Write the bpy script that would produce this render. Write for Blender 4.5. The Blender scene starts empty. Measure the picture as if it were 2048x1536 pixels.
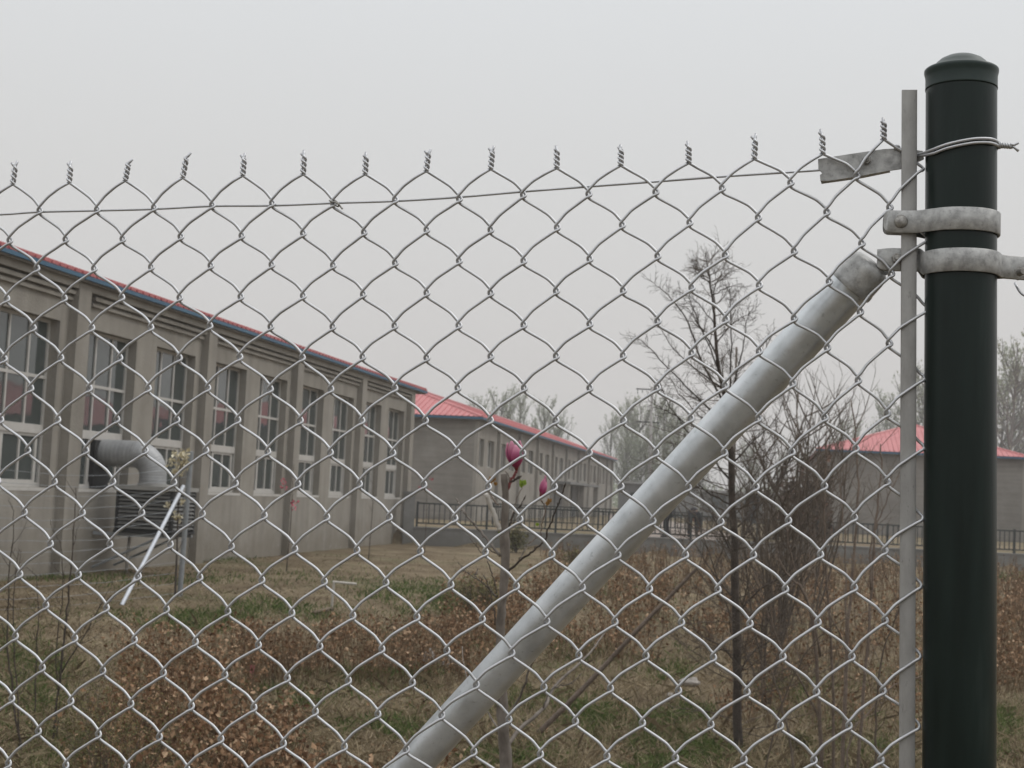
import bpy, math, random
import numpy as np
from mathutils import Vector
random.seed(7)
rng = np.random.default_rng(11)
R = math.radians
sc = bpy.context.scene
COL = sc.collection

# ------------------------------------------------------------------ camera
F, EYE, ROLL = 2900.0, 1.6, R(2.75)
PITCH = math.atan(223.0 / F)
fwd = np.array([0, math.cos(PITCH), math.sin(PITCH)])
up0 = np.array([0, -math.sin(PITCH), math.cos(PITCH)])
rt = math.cos(ROLL) * np.array([1.0, 0, 0]) + math.sin(ROLL) * up0
upv = -math.sin(ROLL) * np.array([1.0, 0, 0]) + math.cos(ROLL) * up0
CAM = np.array([0, 0, EYE])
cd = bpy.data.cameras.new('camera')
cam = bpy.data.objects.new('camera', cd)
COL.objects.link(cam)
sc.camera = cam
from mathutils import Matrix
M = Matrix(((rt[0], upv[0], -fwd[0], 0), (rt[1], upv[1], -fwd[1], 0), (rt[2], upv[2], -fwd[2], EYE), (0, 0, 0, 1)))
cam.matrix_world = M
cd.sensor_width = 36
cd.lens = F / 2048 * 36
cd.clip_start = 0.05
cd.clip_end = 3000
cd.dof.use_dof = True
cd.dof.focus_distance = 1.36
cd.dof.aperture_fstop = 30

# ------------------------------------------------------------------ sky and sun
sc.view_settings.view_transform = 'Standard'
sc.view_settings.look = 'None'
sc.view_settings.exposure = 0.06
sc.view_settings.gamma = 1.0
w = bpy.data.worlds.new('World')
sc.world = w
w.use_nodes = True
nt = w.node_tree
nt.nodes.clear()
SUN_EL, SUN_AZ = R(52), R(75)          # azimuth measured from +Y towards +X
out = nt.nodes.new('ShaderNodeOutputWorld')
bg = nt.nodes.new('ShaderNodeBackground')
sky = nt.nodes.new('ShaderNodeTexSky')
sky.sky_type = 'NISHITA'
sky.sun_disc = False
sky.sun_elevation = SUN_EL
sky.sun_rotation = SUN_AZ
sky.dust_density = 6
sky.air_density = 1.5
tc = nt.nodes.new('ShaderNodeTexCoord')
sep = nt.nodes.new('ShaderNodeSeparateXYZ')
ramp = nt.nodes.new('ShaderNodeValToRGB')     # overcast sky: dim, warm horizon, bright zenith
els = ramp.color_ramp.elements
els[0].position = 0.0
els[0].color = (0.610, 0.592, 0.580, 1)
els[1].position = 1.0
els[1].color = (1.0, 1.0, 1.0, 1)
for p_, c_ in ((0.09, (0.635, 0.620, 0.612)), (0.20, (0.680, 0.678, 0.674)), (0.33, (0.735, 0.750, 0.762)), (0.6, (0.88, 0.90, 0.92))):
    e = els.new(p_)
    e.color = (*c_, 1)
mulz = nt.nodes.new('ShaderNodeMath')
mulz.operation = 'SMOOTH_MAX'
mulz.inputs[1].default_value = 0.0
mulz.inputs[2].default_value = 0.01
brt = nt.nodes.new('ShaderNodeMapRange')      # zenith of an overcast sky is 2-3 times the horizon
brt.inputs[1].default_value = 0.33
brt.inputs[2].default_value = 1.0
brt.inputs[3].default_value = 1.0
brt.inputs[4].default_value = 1.9
vm = nt.nodes.new('ShaderNodeVectorMath')
vm.operation = 'SCALE'
mx = nt.nodes.new('ShaderNodeMix')
mx.data_type = 'RGBA'
mx.inputs[0].default_value = 0.93
sk2 = nt.nodes.new('ShaderNodeVectorMath')
sk2.operation = 'SCALE'
sk2.inputs[3].default_value = 0.05
L = nt.links.new
L(tc.outputs['Generated'], sep.inputs[0])
L(sep.outputs['Z'], mulz.inputs[0])
L(mulz.outputs[0], ramp.inputs[0])
L(mulz.outputs[0], brt.inputs[0])
L(ramp.outputs[0], vm.inputs[0])
L(brt.outputs[0], vm.inputs[3])
L(sky.outputs[0], sk2.inputs[0])
L(sk2.outputs[0], mx.inputs[6])
L(vm.outputs[0], mx.inputs[7])
L(mx.outputs[2], bg.inputs[0])
bg.inputs[1].default_value = 1.0
L(bg.outputs[0], out.inputs[0])
sd = bpy.data.lights.new('sun', 'SUN')
sd.energy = 0.6
sd.angle = R(18)
sd.color = (1.0, 0.96, 0.9)
so = bpy.data.objects.new('sun', sd)
COL.objects.link(so)
sv = Vector((math.sin(SUN_AZ) * math.cos(SUN_EL), math.cos(SUN_AZ) * math.cos(SUN_EL), math.sin(SUN_EL)))
so.rotation_euler = sv.to_track_quat('Z', 'Y').to_euler()
so.location = (20, -10, 40)

# ------------------------------------------------------------------ measuring helpers (photo pixels 2048x1536 -> points on real surfaces)
def ray(x, y):
    return fwd + rt * (x - 1024) / F - upv * (y - 768) / F
def on_z(x, y, z=0.0):
    d = ray(x, y)
    return CAM + d * ((z - EYE) / d[2])
def on_plane(x, y, P0, n):
    d = ray(x, y)
    return CAM + d * (((np.array(P0) - CAM) @ n) / (d @ n))
def at_Y(x, y, Y):
    d = ray(x, y)
    return CAM + d * (Y / d[1])
def px_at(x, Y):                       # ground x for a pixel column at depth Y
    return (x - 1024) / F * Y + 0.05 * 0

# ------------------------------------------------------------------ materials
def nmat(name):
    m = bpy.data.materials.new(name)
    m.use_nodes = True
    n = m.node_tree.nodes
    return m, n, m.node_tree.links.new, n['Principled BSDF']
def ramp_node(n, stops):
    r = n.new('ShaderNodeValToRGB')
    e = r.color_ramp.elements
    e[0].position, e[0].color = stops[0][0], (*stops[0][1], 1)
    e[1].position, e[1].color = stops[-1][0], (*stops[-1][1], 1)
    for p, c in stops[1:-1]:
        k = e.new(p)
        k.color = (*c, 1)
    return r
def simple(name, stops, scale=8.0, rough=0.6, metal=0.0, bump=0.0, bscale=None, stretch=(1, 1, 1), detail=6, spec=None, rvar=0.0, bdist=None, speck=None):
    """noise-driven colour and bump"""
    m, n, l, b = nmat(name)
    t = n.new('ShaderNodeTexCoord')
    mp = n.new('ShaderNodeMapping')
    mp.inputs['Scale'].default_value = stretch
    nz = n.new('ShaderNodeTexNoise')
    nz.inputs['Scale'].default_value = scale
    nz.inputs['Detail'].default_value = detail
    nz.inputs['Roughness'].default_value = 0.6
    r = ramp_node(n, stops)
    l(t.outputs['Object'], mp.inputs[0]); l(mp.outputs[0], nz.inputs['Vector']); l(nz.outputs[0], r.inputs[0]); l(r.outputs[0], b.inputs['Base Color'])
    b.inputs['Roughness'].default_value = rough
    b.inputs['Metallic'].default_value = metal
    if spec is not None: b.inputs['Specular IOR Level'].default_value = spec
    if speck:                             # small dark pits and stains
        t2 = n.new('ShaderNodeTexNoise'); t2.inputs['Scale'].default_value = speck[0]; t2.inputs['Detail'].default_value = 8; t2.inputs['Roughness'].default_value = 0.8
        l(mp.outputs[0], t2.inputs['Vector'])
        q = ramp_node(n, [(speck[1] - 0.10, (speck[2],) * 3), (speck[1], (1, 1, 1))])
        l(t2.outputs[0], q.inputs[0])
        mu = n.new('ShaderNodeMix'); mu.data_type = 'RGBA'; mu.blend_type = 'MULTIPLY'; mu.inputs[0].default_value = 1.0
        l(r.outputs[0], mu.inputs[6]); l(q.outputs[0], mu.inputs[7]); l(mu.outputs[2], b.inputs['Base Color'])
    if rvar:
        mr = n.new('ShaderNodeMapRange')
        mr.inputs[3].default_value = rough - rvar; mr.inputs[4].default_value = rough + rvar
        l(nz.outputs[0], mr.inputs[0]); l(mr.outputs[0], b.inputs['Roughness'])
    if bump:
        n2 = n.new('ShaderNodeTexNoise')
        n2.inputs['Scale'].default_value = bscale or scale * 4
        n2.inputs['Detail'].default_value = 5
        l(mp.outputs[0], n2.inputs['Vector'])
        bp = n.new('ShaderNodeBump')
        bp.inputs['Strength'].default_value = bump
        bp.inputs['Distance'].default_value = bdist or (0.02 if (bscale or scale * 4) < 100 else 0.00035)
        l(n2.outputs[0], bp.inputs['Height']); l(bp.outputs[0], b.inputs['Normal'])
    return m
def island(name, stops, rough=0.8, trans=0.0):
    """colour changes from leaf to leaf"""
    m, n, l, b = nmat(name)
    g = n.new('ShaderNodeNewGeometry')
    r = ramp_node(n, stops)
    l(g.outputs['Random Per Island'], r.inputs[0])
    l(r.outputs[0], b.inputs['Base Color'])
    b.inputs['Roughness'].default_value = rough
    b.inputs['Specular IOR Level'].default_value = 0.15
    if trans:
        tr = n.new('ShaderNodeBsdfTranslucent')
        ms = n.new('ShaderNodeMixShader')
        ms.inputs[0].default_value = trans
        l(r.outputs[0], tr.inputs[0]); l(b.outputs[0], ms.inputs[1]); l(tr.outputs[0], ms.inputs[2])
        l(ms.outputs[0], n['Material Output'].inputs[0])
    return m

def wall_material(name, c0, c1, c2, streak=0.35, bands=False, peel=False):
    m, n, l, b = nmat(name)
    t = n.new('ShaderNodeTexCoord')
    nz = n.new('ShaderNodeTexNoise'); nz.inputs['Scale'].default_value = 0.9; nz.inputs['Detail'].default_value = 9; nz.inputs['Roughness'].default_value = 0.65
    l(t.outputs['Object'], nz.inputs['Vector'])
    r = ramp_node(n, [(0.3, c0), (0.5, c1), (0.72, c2)])
    l(nz.outputs[0], r.inputs[0])
    mp = n.new('ShaderNodeMapping'); mp.inputs['Scale'].default_value = (2.2, 2.2, 0.12) if not bands else (0.25, 0.25, 4.5)
    l(t.outputs['Object'], mp.inputs[0])
    n2 = n.new('ShaderNodeTexNoise'); n2.inputs['Scale'].default_value = 1.6; n2.inputs['Detail'].default_value = 6
    l(mp.outputs[0], n2.inputs['Vector'])
    r2 = ramp_node(n, [(0.35, (1, 1, 1)), (0.75, (0.62, 0.62, 0.64))])
    l(n2.outputs[0], r2.inputs[0])
    mm = n.new('ShaderNodeMix'); mm.data_type = 'RGBA'; mm.blend_type = 'MULTIPLY'; mm.inputs[0].default_value = streak
    l(r.outputs[0], mm.inputs[6]); l(r2.outputs[0], mm.inputs[7])
    # splashed dirt and worn render: a patchy band just above the ground
    sp = n.new('ShaderNodeSeparateXYZ'); l(t.outputs['Object'], sp.inputs[0])
    n3 = n.new('ShaderNodeTexNoise'); n3.inputs['Scale'].default_value = 2.5; n3.inputs['Detail'].default_value = 8
    l(t.outputs['Object'], n3.inputs['Vector'])
    ad = n.new('ShaderNodeMath'); ad.operation = 'MULTIPLY_ADD'; ad.inputs[1].default_value = -1.4
    l(n3.outputs[0], ad.inputs[0]); l(sp.outputs['Z'], ad.inputs[2])
    mr = n.new('ShaderNodeMapRange'); mr.inputs[1].default_value = -0.55; mr.inputs[2].default_value = 0.05; mr.inputs[3].default_value = 0.55; mr.inputs[4].default_value = 0.0
    l(ad.outputs[0], mr.inputs[0])
    m3 = n.new('ShaderNodeMix'); m3.data_type = 'RGBA'
    l(mr.outputs[0], m3.inputs[0]); l(mm.outputs[2], m3.inputs[6]); m3.inputs[7].default_value = (c0[0] * 0.72, c0[1] * 0.68, c0[2] * 0.6, 1)
    last = m3.outputs[2]
    if peel:                              # flaked limewash low on the wall
        for sc_, lo_, hi_, col, zt in ((3.2, 0.60, 0.64, (0.40, 0.39, 0.37), 1.15), (5.5, 0.63, 0.66, (0.09, 0.08, 0.072), 1.0)):
            k = n.new('ShaderNodeTexNoise'); k.inputs['Scale'].default_value = sc_; k.inputs['Detail'].default_value = 10; k.inputs['Roughness'].default_value = 0.75
            l(t.outputs['Object'], k.inputs['Vector'])
            zr = n.new('ShaderNodeMapRange'); zr.inputs[1].default_value = 0.3; zr.inputs[2].default_value = zt; zr.inputs[3].default_value = 0.0; zr.inputs[4].default_value = -0.25; l(sp.outputs['Z'], zr.inputs[0])
            s2 = n.new('ShaderNodeMath'); l(k.outputs[0], s2.inputs[0]); l(zr.outputs[0], s2.inputs[1])
            kr = ramp_node(n, [(lo_, (0, 0, 0)), (hi_, (0.75, 0.75, 0.75))]); l(s2.outputs[0], kr.inputs[0])
            mk = n.new('ShaderNodeMix'); mk.data_type = 'RGBA'; l(kr.outputs[0], mk.inputs[0]); l(last, mk.inputs[6]); mk.inputs[7].default_value = (*col, 1); last = mk.outputs[2]
    l(last, b.inputs['Base Color'])
    n4 = n.new('ShaderNodeTexNoise'); n4.inputs['Scale'].default_value = 28; n4.inputs['Detail'].default_value = 5
    l(t.outputs['Object'], n4.inputs['Vector'])
    bp = n.new('ShaderNodeBump'); bp.inputs['Strength'].default_value = 0.5; bp.inputs['Distance'].default_value = 0.02
    l(n4.outputs[0], bp.inputs['Height']); l(bp.outputs[0], b.inputs['Normal'])
    b.inputs['Roughness'].default_value = 0.9
    b.inputs['Specular IOR Level'].default_value = 0.2
    return m

MT = {}
MT['wire'] = simple('galvanised_wire', [(0.3, (0.42, 0.425, 0.435)), (0.7, (0.56, 0.57, 0.59))], 30, 0.42, 0.7, 0.1, 500, rvar=0.08)
MT['strap'] = simple('galvanised_strap', [(0.3, (0.22, 0.22, 0.215)), (0.5, (0.36, 0.36, 0.352)), (0.72, (0.50, 0.50, 0.49))], 110, 0.5, 0.5, 0.45, 420, rvar=0.12, speck=(260, 0.44, 0.62))
MT['bolt'] = simple('bolt_metal', [(0.3, (0.2, 0.19, 0.175)), (0.7, (0.42, 0.41, 0.39))], 300, 0.5, 0.6, 0.3, 600)
MT['bar'] = simple('tension_bar_metal', [(0.3, (0.29, 0.285, 0.275)), (0.7, (0.40, 0.395, 0.385))], 70, 0.55, 0.5, 0.3, 500, stretch=(1, 1, 0.4), speck=(220, 0.42, 0.6))
MT['brace'] = simple('brace_pipe_metal', [(0.28, (0.45, 0.47, 0.48)), (0.5, (0.57, 0.595, 0.61)), (0.7, (0.66, 0.68, 0.695))], 34, 0.34, 0.6, 0.3, 260, stretch=(1, 1, 1), rvar=0.12, speck=(170, 0.42, 0.55))
MT['post'] = simple('dark_green_paint', [(0.32, (0.0045, 0.010, 0.0085)), (0.62, (0.0085, 0.017, 0.0145)), (0.78, (0.018, 0.028, 0.025))], 55, 0.34, 0, 0.3, 300, spec=0.28, rvar=0.12, stretch=(1, 1, 0.12))
MT['cap'] = simple('dark_green_cap_paint', [(0.3, (0.010, 0.022, 0.019)), (0.7, (0.017, 0.032, 0.028))], 90, 0.42, 0, 0.1, 420, spec=0.4)
MT['wall'] = wall_material('grey_render', (0.245, 0.225, 0.195), (0.30, 0.279, 0.245), (0.355, 0.333, 0.297), 0.6, peel=True)
MT['wall_end'] = wall_material('grey_render_shaded', (0.19, 0.175, 0.155), (0.235, 0.217, 0.193), (0.285, 0.265, 0.238), 0.6, True)  # darker banded copy of the render; end wall and soffit shade put into colour
MT['pilaster'] = wall_material('pilaster_render', (0.24, 0.221, 0.19), (0.29, 0.269, 0.236), (0.34, 0.318, 0.284), 0.5)
MT['roof'] = simple('red_roof_sheet', [(0.3, (0.38, 0.098, 0.10)), (0.7, (0.45, 0.135, 0.135))], 1.2, 0.45, 0, 0, spec=0.4)
MT['fascia'] = simple('blue_fascia', [(0.3, (0.022, 0.085, 0.155)), (0.7, (0.04, 0.125, 0.205))], 2, 0.5)
MT['frame'] = simple('white_window_frame', [(0.3, (0.43, 0.415, 0.39)), (0.7, (0.52, 0.505, 0.48))], 4, 0.5)
m, n, l, b = nmat('window_glass')
b.inputs['Base Color'].default_value = (0.055, 0.066, 0.064, 1)
b.inputs['Roughness'].default_value = 0.04
b.inputs['IOR'].default_value = 1.8
_t = n.new('ShaderNodeTexCoord'); _n = n.new('ShaderNodeTexNoise'); _n.inputs['Scale'].default_value = 1.3; _n.inputs['Detail'].default_value = 2
_b = n.new('ShaderNodeBump'); _b.inputs['Strength'].default_value = 0.35; _b.inputs['Distance'].default_value = 0.02
l(_t.outputs['Object'], _n.inputs['Vector']); l(_n.outputs[0], _b.inputs['Height']); l(_b.outputs[0], b.inputs['Normal'])
MT['glass'] = m
MT['dark'] = simple('dark_interior', [(0.3, (0.012, 0.012, 0.012)), (0.7, (0.03, 0.03, 0.03))], 2, 0.9)
MT['concrete'] = wall_material('low_wall_concrete', (0.17, 0.168, 0.162), (0.22, 0.218, 0.21), (0.27, 0.267, 0.26), 0.4)
MT['rail'] = simple('black_railing', [(0.3, (0.012, 0.017, 0.016)), (0.7, (0.03, 0.036, 0.034))], 3, 0.5)
MT['duct'] = simple('duct_fabric', [(0.3, (0.26, 0.265, 0.27)), (0.7, (0.36, 0.365, 0.37))], 5, 0.5, 0.2)
MT['cooler'] = simple('cooler_plastic', [(0.3, (0.24, 0.235, 0.22)), (0.7, (0.31, 0.305, 0.29))], 4, 0.6)
MT['louver'] = simple('louvre_plastic', [(0.3, (0.12, 0.118, 0.11)), (0.7, (0.17, 0.167, 0.16))], 4, 0.6)
MT['graypole'] = simple('grey_pole_metal', [(0.3, (0.25, 0.27, 0.29)), (0.7, (0.34, 0.36, 0.38))], 8, 0.5, 0.3)
MT['whitepole'] = simple('pale_pole_metal', [(0.3, (0.46, 0.49, 0.54)), (0.7, (0.60, 0.63, 0.68))], 8, 0.45, 0.2)
MT['whitepipe'] = simple('white_plastic_pipe', [(0.3, (0.36, 0.335, 0.30)), (0.7, (0.52, 0.49, 0.45))], 20, 0.6)
MT['bark_mag'] = simple('magnolia_bark', [(0.3, (0.075, 0.062, 0.05)), (0.5, (0.135, 0.115, 0.098)), (0.72, (0.20, 0.178, 0.155))], 35, 0.85, 0, 0.6, 160, stretch=(1, 1, 0.6))
MT['bark_dark'] = simple('dark_bark', [(0.3, (0.036, 0.028, 0.022)), (0.7, (0.085, 0.067, 0.054))], 20, 0.9, 0, 0.5, 90)
MT['bark_tan'] = simple('tan_bark', [(0.3, (0.09, 0.066, 0.05)), (0.7, (0.19, 0.148, 0.118))], 20, 0.9, 0, 0.5, 90)
MT['twig'] = simple('brown_twig', [(0.3, (0.066, 0.050, 0.037)), (0.7, (0.125, 0.098, 0.075))], 12, 0.9)
MT['bark_far'] = simple('poplar_bark', [(0.3, (0.12, 0.115, 0.10)), (0.7, (0.2, 0.195, 0.175))], 3, 0.9)
MT['leaf_far'] = island('spring_poplar_leaves', [(0.0, (0.22, 0.25, 0.16)), (0.5, (0.31, 0.34, 0.24)), (1.0, (0.40, 0.43, 0.33))], 0.8, 0.3)
MT['ivy'] = island('dark_bramble_leaves', [(0.0, (0.03, 0.022, 0.017)), (0.6, (0.075, 0.05, 0.035)), (1.0, (0.14, 0.075, 0.05))])
MT['deadleaf'] = island('dry_brown_leaves', [(0.0, (0.075, 0.040, 0.022)), (0.4, (0.165, 0.092, 0.050)), (0.75, (0.29, 0.18, 0.105)), (1.0, (0.48, 0.34, 0.225))], 0.8, 0.15)
MT['deadstem'] = island('dead_weed_stems', [(0.0, (0.07, 0.045, 0.028)), (0.6, (0.15, 0.10, 0.06)), (1.0, (0.26, 0.19, 0.12))])
MT['grass'] = island('green_grass_blades', [(0.0, (0.042, 0.062, 0.018)), (0.5, (0.085, 0.125, 0.034)), (0.85, (0.135, 0.175, 0.055)), (1.0, (0.21, 0.19, 0.10))], 0.8, 0.2)
MT['drygrass'] = island('dry_grass_blades', [(0.0, (0.075, 0.052, 0.03)), (0.35, (0.155, 0.118, 0.07)), (0.7, (0.26, 0.21, 0.13)), (1.0, (0.42, 0.345, 0.23))], 0.8, 0.1)
MT['olive'] = island('olive_shrub_leaves', [(0.0, (0.075, 0.07, 0.03)), (0.6, (0.13, 0.13, 0.055)), (1.0, (0.21, 0.18, 0.09))], 0.8, 0.15)
MT['newleaf'] = island('new_green_leaf', [(0.0, (0.20, 0.30, 0.04)), (1.0, (0.32, 0.42, 0.08))], 0.6, 0.3)
MT['rustleaf'] = island('rusty_leaf', [(0.0, (0.24, 0.12, 0.04)), (1.0, (0.36, 0.22, 0.08))], 0.6, 0.3)
MT['whitepetal'] = island('cream_petals', [(0.0, (0.52, 0.45, 0.28)), (1.0, (0.75, 0.70, 0.55))], 0.6, 0.2)
MT['pinkdot'] = island('pink_blossom', [(0.0, (0.42, 0.06, 0.10)), (1.0, (0.55, 0.18, 0.22))], 0.7)
MT['calyx'] = simple('red_brown_calyx', [(0.3, (0.11, 0.018, 0.02)), (0.7, (0.19, 0.04, 0.035))], 90, 0.6)
MT['rock'] = simple('pale_stone', [(0.3, (0.20, 0.18, 0.16)), (0.7, (0.38, 0.35, 0.32))], 14, 0.9, 0, 0.7, 60)
MT['wood'] = simple('weathered_wood', [(0.3, (0.10, 0.075, 0.05)), (0.7, (0.19, 0.145, 0.10))], 14, 0.9, 0, 0.4, 60, stretch=(4, 4, 0.5))
MT['polec'] = simple('concrete_pole', [(0.3, (0.26, 0.255, 0.245)), (0.7, (0.34, 0.335, 0.32))], 3, 0.9)
MT['cloth'] = simple('black_clothing', [(0.3, (0.010, 0.010, 0.013)), (0.7, (0.022, 0.021, 0.026))], 9, 0.9)
MT['cloth2'] = simple('dark_maroon_clothing', [(0.3, (0.02, 0.011, 0.013)), (0.7, (0.038, 0.02, 0.022))], 9, 0.9)
MT['skin'] = simple('skin', [(0.3, (0.30, 0.17, 0.11)), (0.7, (0.36, 0.21, 0.14))], 9, 0.6)
MT['hair'] = simple('black_hair', [(0.3, (0.008, 0.007, 0.007)), (0.7, (0.016, 0.014, 0.013))], 40, 0.6)
MT['pinkscrap'] = simple('faded_pink_plastic', [(0.3, (0.36, 0.10, 0.11)), (0.7, (0.48, 0.16, 0.17))], 30, 0.5)

# magnolia petals: deep magenta at the base, paler towards the tip (real pigment), with veins
m, n, l, b = nmat('magnolia_petal')
uvn = n.new('ShaderNodeUVMap')
sp = n.new('ShaderNodeSeparateXYZ'); l(uvn.outputs[0], sp.inputs[0])
nz = n.new('ShaderNodeTexNoise'); nz.inputs['Scale'].default_value = 1.0; nz.inputs['Detail'].default_value = 4
mp = n.new('ShaderNodeMapping'); mp.inputs['Scale'].default_value = (26, 1.5, 1)
l(uvn.outputs[0], mp.inputs[0]); l(mp.outputs[0], nz.inputs['Vector'])
ad = n.new('ShaderNodeMath'); ad.operation = 'MULTIPLY_ADD'; ad.inputs[1].default_value = 0.35; l(nz.outputs[0], ad.inputs[0]); l(sp.outputs['Y'], ad.inputs[2])
r = ramp_node(n, [(0.12, (0.17, 0.006, 0.035)), (0.45, (0.27, 0.028, 0.10)), (0.8, (0.38, 0.085, 0.185)), (1.0, (0.50, 0.19, 0.28))])
l(ad.outputs[0], r.inputs[0]); l(r.outputs[0], b.inputs['Base Color'])
b.inputs['Roughness'].default_value = 0.5
b.inputs['Subsurface Weight'].default_value = 0.15
b.inputs['Subsurface Radius'].default_value = (0.004, 0.001, 0.001)
MT['petal'] = m

# ground: dry lawn, bare soil and green patches
m, n, l, b = nmat('dry_lawn_ground')
t = n.new('ShaderNodeTexCoord')
def noise(scale, det=8, rough=0.6, vec=None):
    k = n.new('ShaderNodeTexNoise'); k.inputs['Scale'].default_value = scale; k.inputs['Detail'].default_value = det; k.inputs['Roughness'].default_value = rough
    l(vec or t.outputs['Object'], k.inputs['Vector']); return k
na = noise(0.8, 10, 0.7); nb = noise(14, 8, 0.75); nc = noise(0.28, 6, 0.65)
r1 = ramp_node(n, [(0.28, (0.088, 0.063, 0.039)), (0.45, (0.148, 0.113, 0.072)), (0.6, (0.21, 0.168, 0.11)), (0.78, (0.28, 0.235, 0.16))])
r2 = ramp_node(n, [(0.25, (0.45, 0.42, 0.38)), (0.5, (1, 1, 1)), (0.8, (1.35, 1.32, 1.25))])
l(na.outputs[0], r1.inputs[0]); l(nb.outputs[0], r2.inputs[0])
mm = n.new('ShaderNodeMix'); mm.data_type = 'RGBA'; mm.blend_type = 'MULTIPLY'; mm.inputs[0].default_value = 0.9
l(r1.outputs[0], mm.inputs[6]); l(r2.outputs[0], mm.inputs[7])
rg = ramp_node(n, [(0.50, (0, 0, 0)), (0.62, (1, 1, 1))]); l(nc.outputs[0], rg.inputs[0])
ng = noise(5, 8, 0.8); rg2 = ramp_node(n, [(0.45, (0, 0, 0)), (0.6, (1, 1, 1))]); l(ng.outputs[0], rg2.inputs[0])
mg = n.new('ShaderNodeMath'); mg.operation = 'MULTIPLY'; l(rg.outputs[0], mg.inputs[0]); l(rg2.outputs[0], mg.inputs[1])
mg2 = n.new('ShaderNodeMath'); mg2.operation = 'MULTIPLY'; mg2.inputs[1].default_value = 0.7; l(mg.outputs[0], mg2.inputs[0])
m3 = n.new('ShaderNodeMix'); m3.data_type = 'RGBA'; l(mg2.outputs[0], m3.inputs[0]); l(mm.outputs[2], m3.inputs[6]); m3.inputs[7].default_value = (0.055, 0.085, 0.028, 1)
l(m3.outputs[2], b.inputs['Base Color']); b.inputs['Roughness'].default_value = 0.95; b.inputs['Specular IOR Level'].default_value = 0.1
bp = n.new('ShaderNodeBump'); bp.inputs['Strength'].default_value = 0.9; bp.inputs['Distance'].default_value = 0.05
l(nb.outputs[0], bp.inputs['Height']); l(bp.outputs[0], b.inputs['Normal'])
MT['ground'] = m

# ------------------------------------------------------------------ mesh helpers
class MB:
    def __init__(s): s.v = []; s.f = []; s.sm = True; s.uv = None
    def add(s, vs, fs):
        o = len(s.v); s.v.extend([tuple(map(float, a)) for a in vs]); s.f.extend([tuple(i + o for i in q) for q in fs])
    def box(s, x0, x1, y0, y1, z0, z1):
        s.add([(x0, y0, z0), (x1, y0, z0), (x1, y1, z0), (x0, y1, z0), (x0, y0, z1), (x1, y0, z1), (x1, y1, z1), (x0, y1, z1)],
              [(0, 3, 2, 1), (4, 5, 6, 7), (0, 1, 5, 4), (1, 2, 6, 5), (2, 3, 7, 6), (3, 0, 4, 7)])
    def tube(s, pts, rad, n=6, cap=True, flat=None):
        pts = np.array(pts, float); k = len(pts)
        rad = np.full(k, rad) if np.isscalar(rad) else np.interp(np.linspace(0, 1, k), np.linspace(0, 1, len(rad)), rad)
        T = np.gradient(pts, axis=0); T /= np.maximum(np.linalg.norm(T, axis=1), 1e-9)[:, None]
        a = np.array([0, 0, 1.0]) if abs(T[0][2]) < 0.9 else np.array([1.0, 0, 0])
        N = np.cross(T[0], a); N /= np.linalg.norm(N)
        vs = []
        ang = np.arange(n) * 2 * math.pi / n
        for i in range(k):
            N = N - T[i] * (N @ T[i]); N /= max(np.linalg.norm(N), 1e-9); B = np.cross(T[i], N)
            for q in ang: vs.append(pts[i] + rad[i] * (math.cos(q) * N + math.sin(q) * B))
        fs = [(i * n + j, i * n + (j + 1) % n, (i + 1) * n + (j + 1) % n, (i + 1) * n + j) for i in range(k - 1) for j in range(n)]
        if cap: fs += [tuple(range(n - 1, -1, -1)), tuple((k - 1) * n + j for j in range(n))]
        s.add(vs, fs)
    def sweep(s, pts, prof, side, closed=True):
        """flat strip: at each point, profile (a along side, b along up)"""
        vs = []; m_ = len(prof)
        for p, (sd_, upd) in zip(pts, side):
            for a, b_ in prof: vs.append(np.array(p) + a * np.array(sd_) + b_ * np.array(upd))
        k = len(pts)
        fs = [(i * m_ + j, i * m_ + (j + 1) % m_, (i + 1) * m_ + (j + 1) % m_, (i + 1) * m_ + j) for i in range(k - 1) for j in range(m_)]
        fs += [tuple(range(m_ - 1, -1, -1)), tuple((k - 1) * m_ + j for j in range(m_))]
        s.add(vs, fs)
    def lathe(s, prof, c, n=40):
        vs = []
        for r_, z in prof:
            for j in range(n):
                a = 2 * math.pi * j / n; vs.append((c[0] + r_ * math.cos(a), c[1] + r_ * math.sin(a), c[2] + z))
        k = len(prof)
        s.add(vs, [(i * n + j, i * n + (j + 1) % n, (i + 1) * n + (j + 1) % n, (i + 1) * n + j) for i in range(k - 1) for j in range(n)])
    def build(s, name, mat, parent=None, base=None, smooth=True, auto=None):
        me = bpy.data.meshes.new(name)
        off = np.array(base if base is not None else (0, 0, 0), float)
        v = np.array(s.v, float) - off
        me.from_pydata(v.tolist(), [], s.f)
        me.materials.append(MT[mat])
        if smooth: me.shade_smooth()
        if auto:
            try: me.set_sharp_from_angle(angle=R(auto))
            except Exception: pass
        if s.uv is not None:
            u = me.uv_layers.new(name='UVMap')
            for lo in me.loops: u.data[lo.index].uv = s.uv[lo.vertex_index]
        me.update()
        o = bpy.data.objects.new(name, me); COL.objects.link(o)
        if parent is not None: o.parent = parent
        elif base is not None: o.location = off
        return o
def tag(o, label=None, cat=None, group=None, kind=None):
    if label: o['label'] = label
    if cat: o['category'] = cat
    if group: o['group'] = group
    if kind: o['kind'] = kind
    return o
def empty(name, loc, rz=0.0, **k):
    o = bpy.data.objects.new(name, None); COL.objects.link(o); o.location = [float(a) for a in loc]; o.rotation_euler = (0, 0, rz)
    o.empty_display_size = 0.2
    return tag(o, **k)
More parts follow.
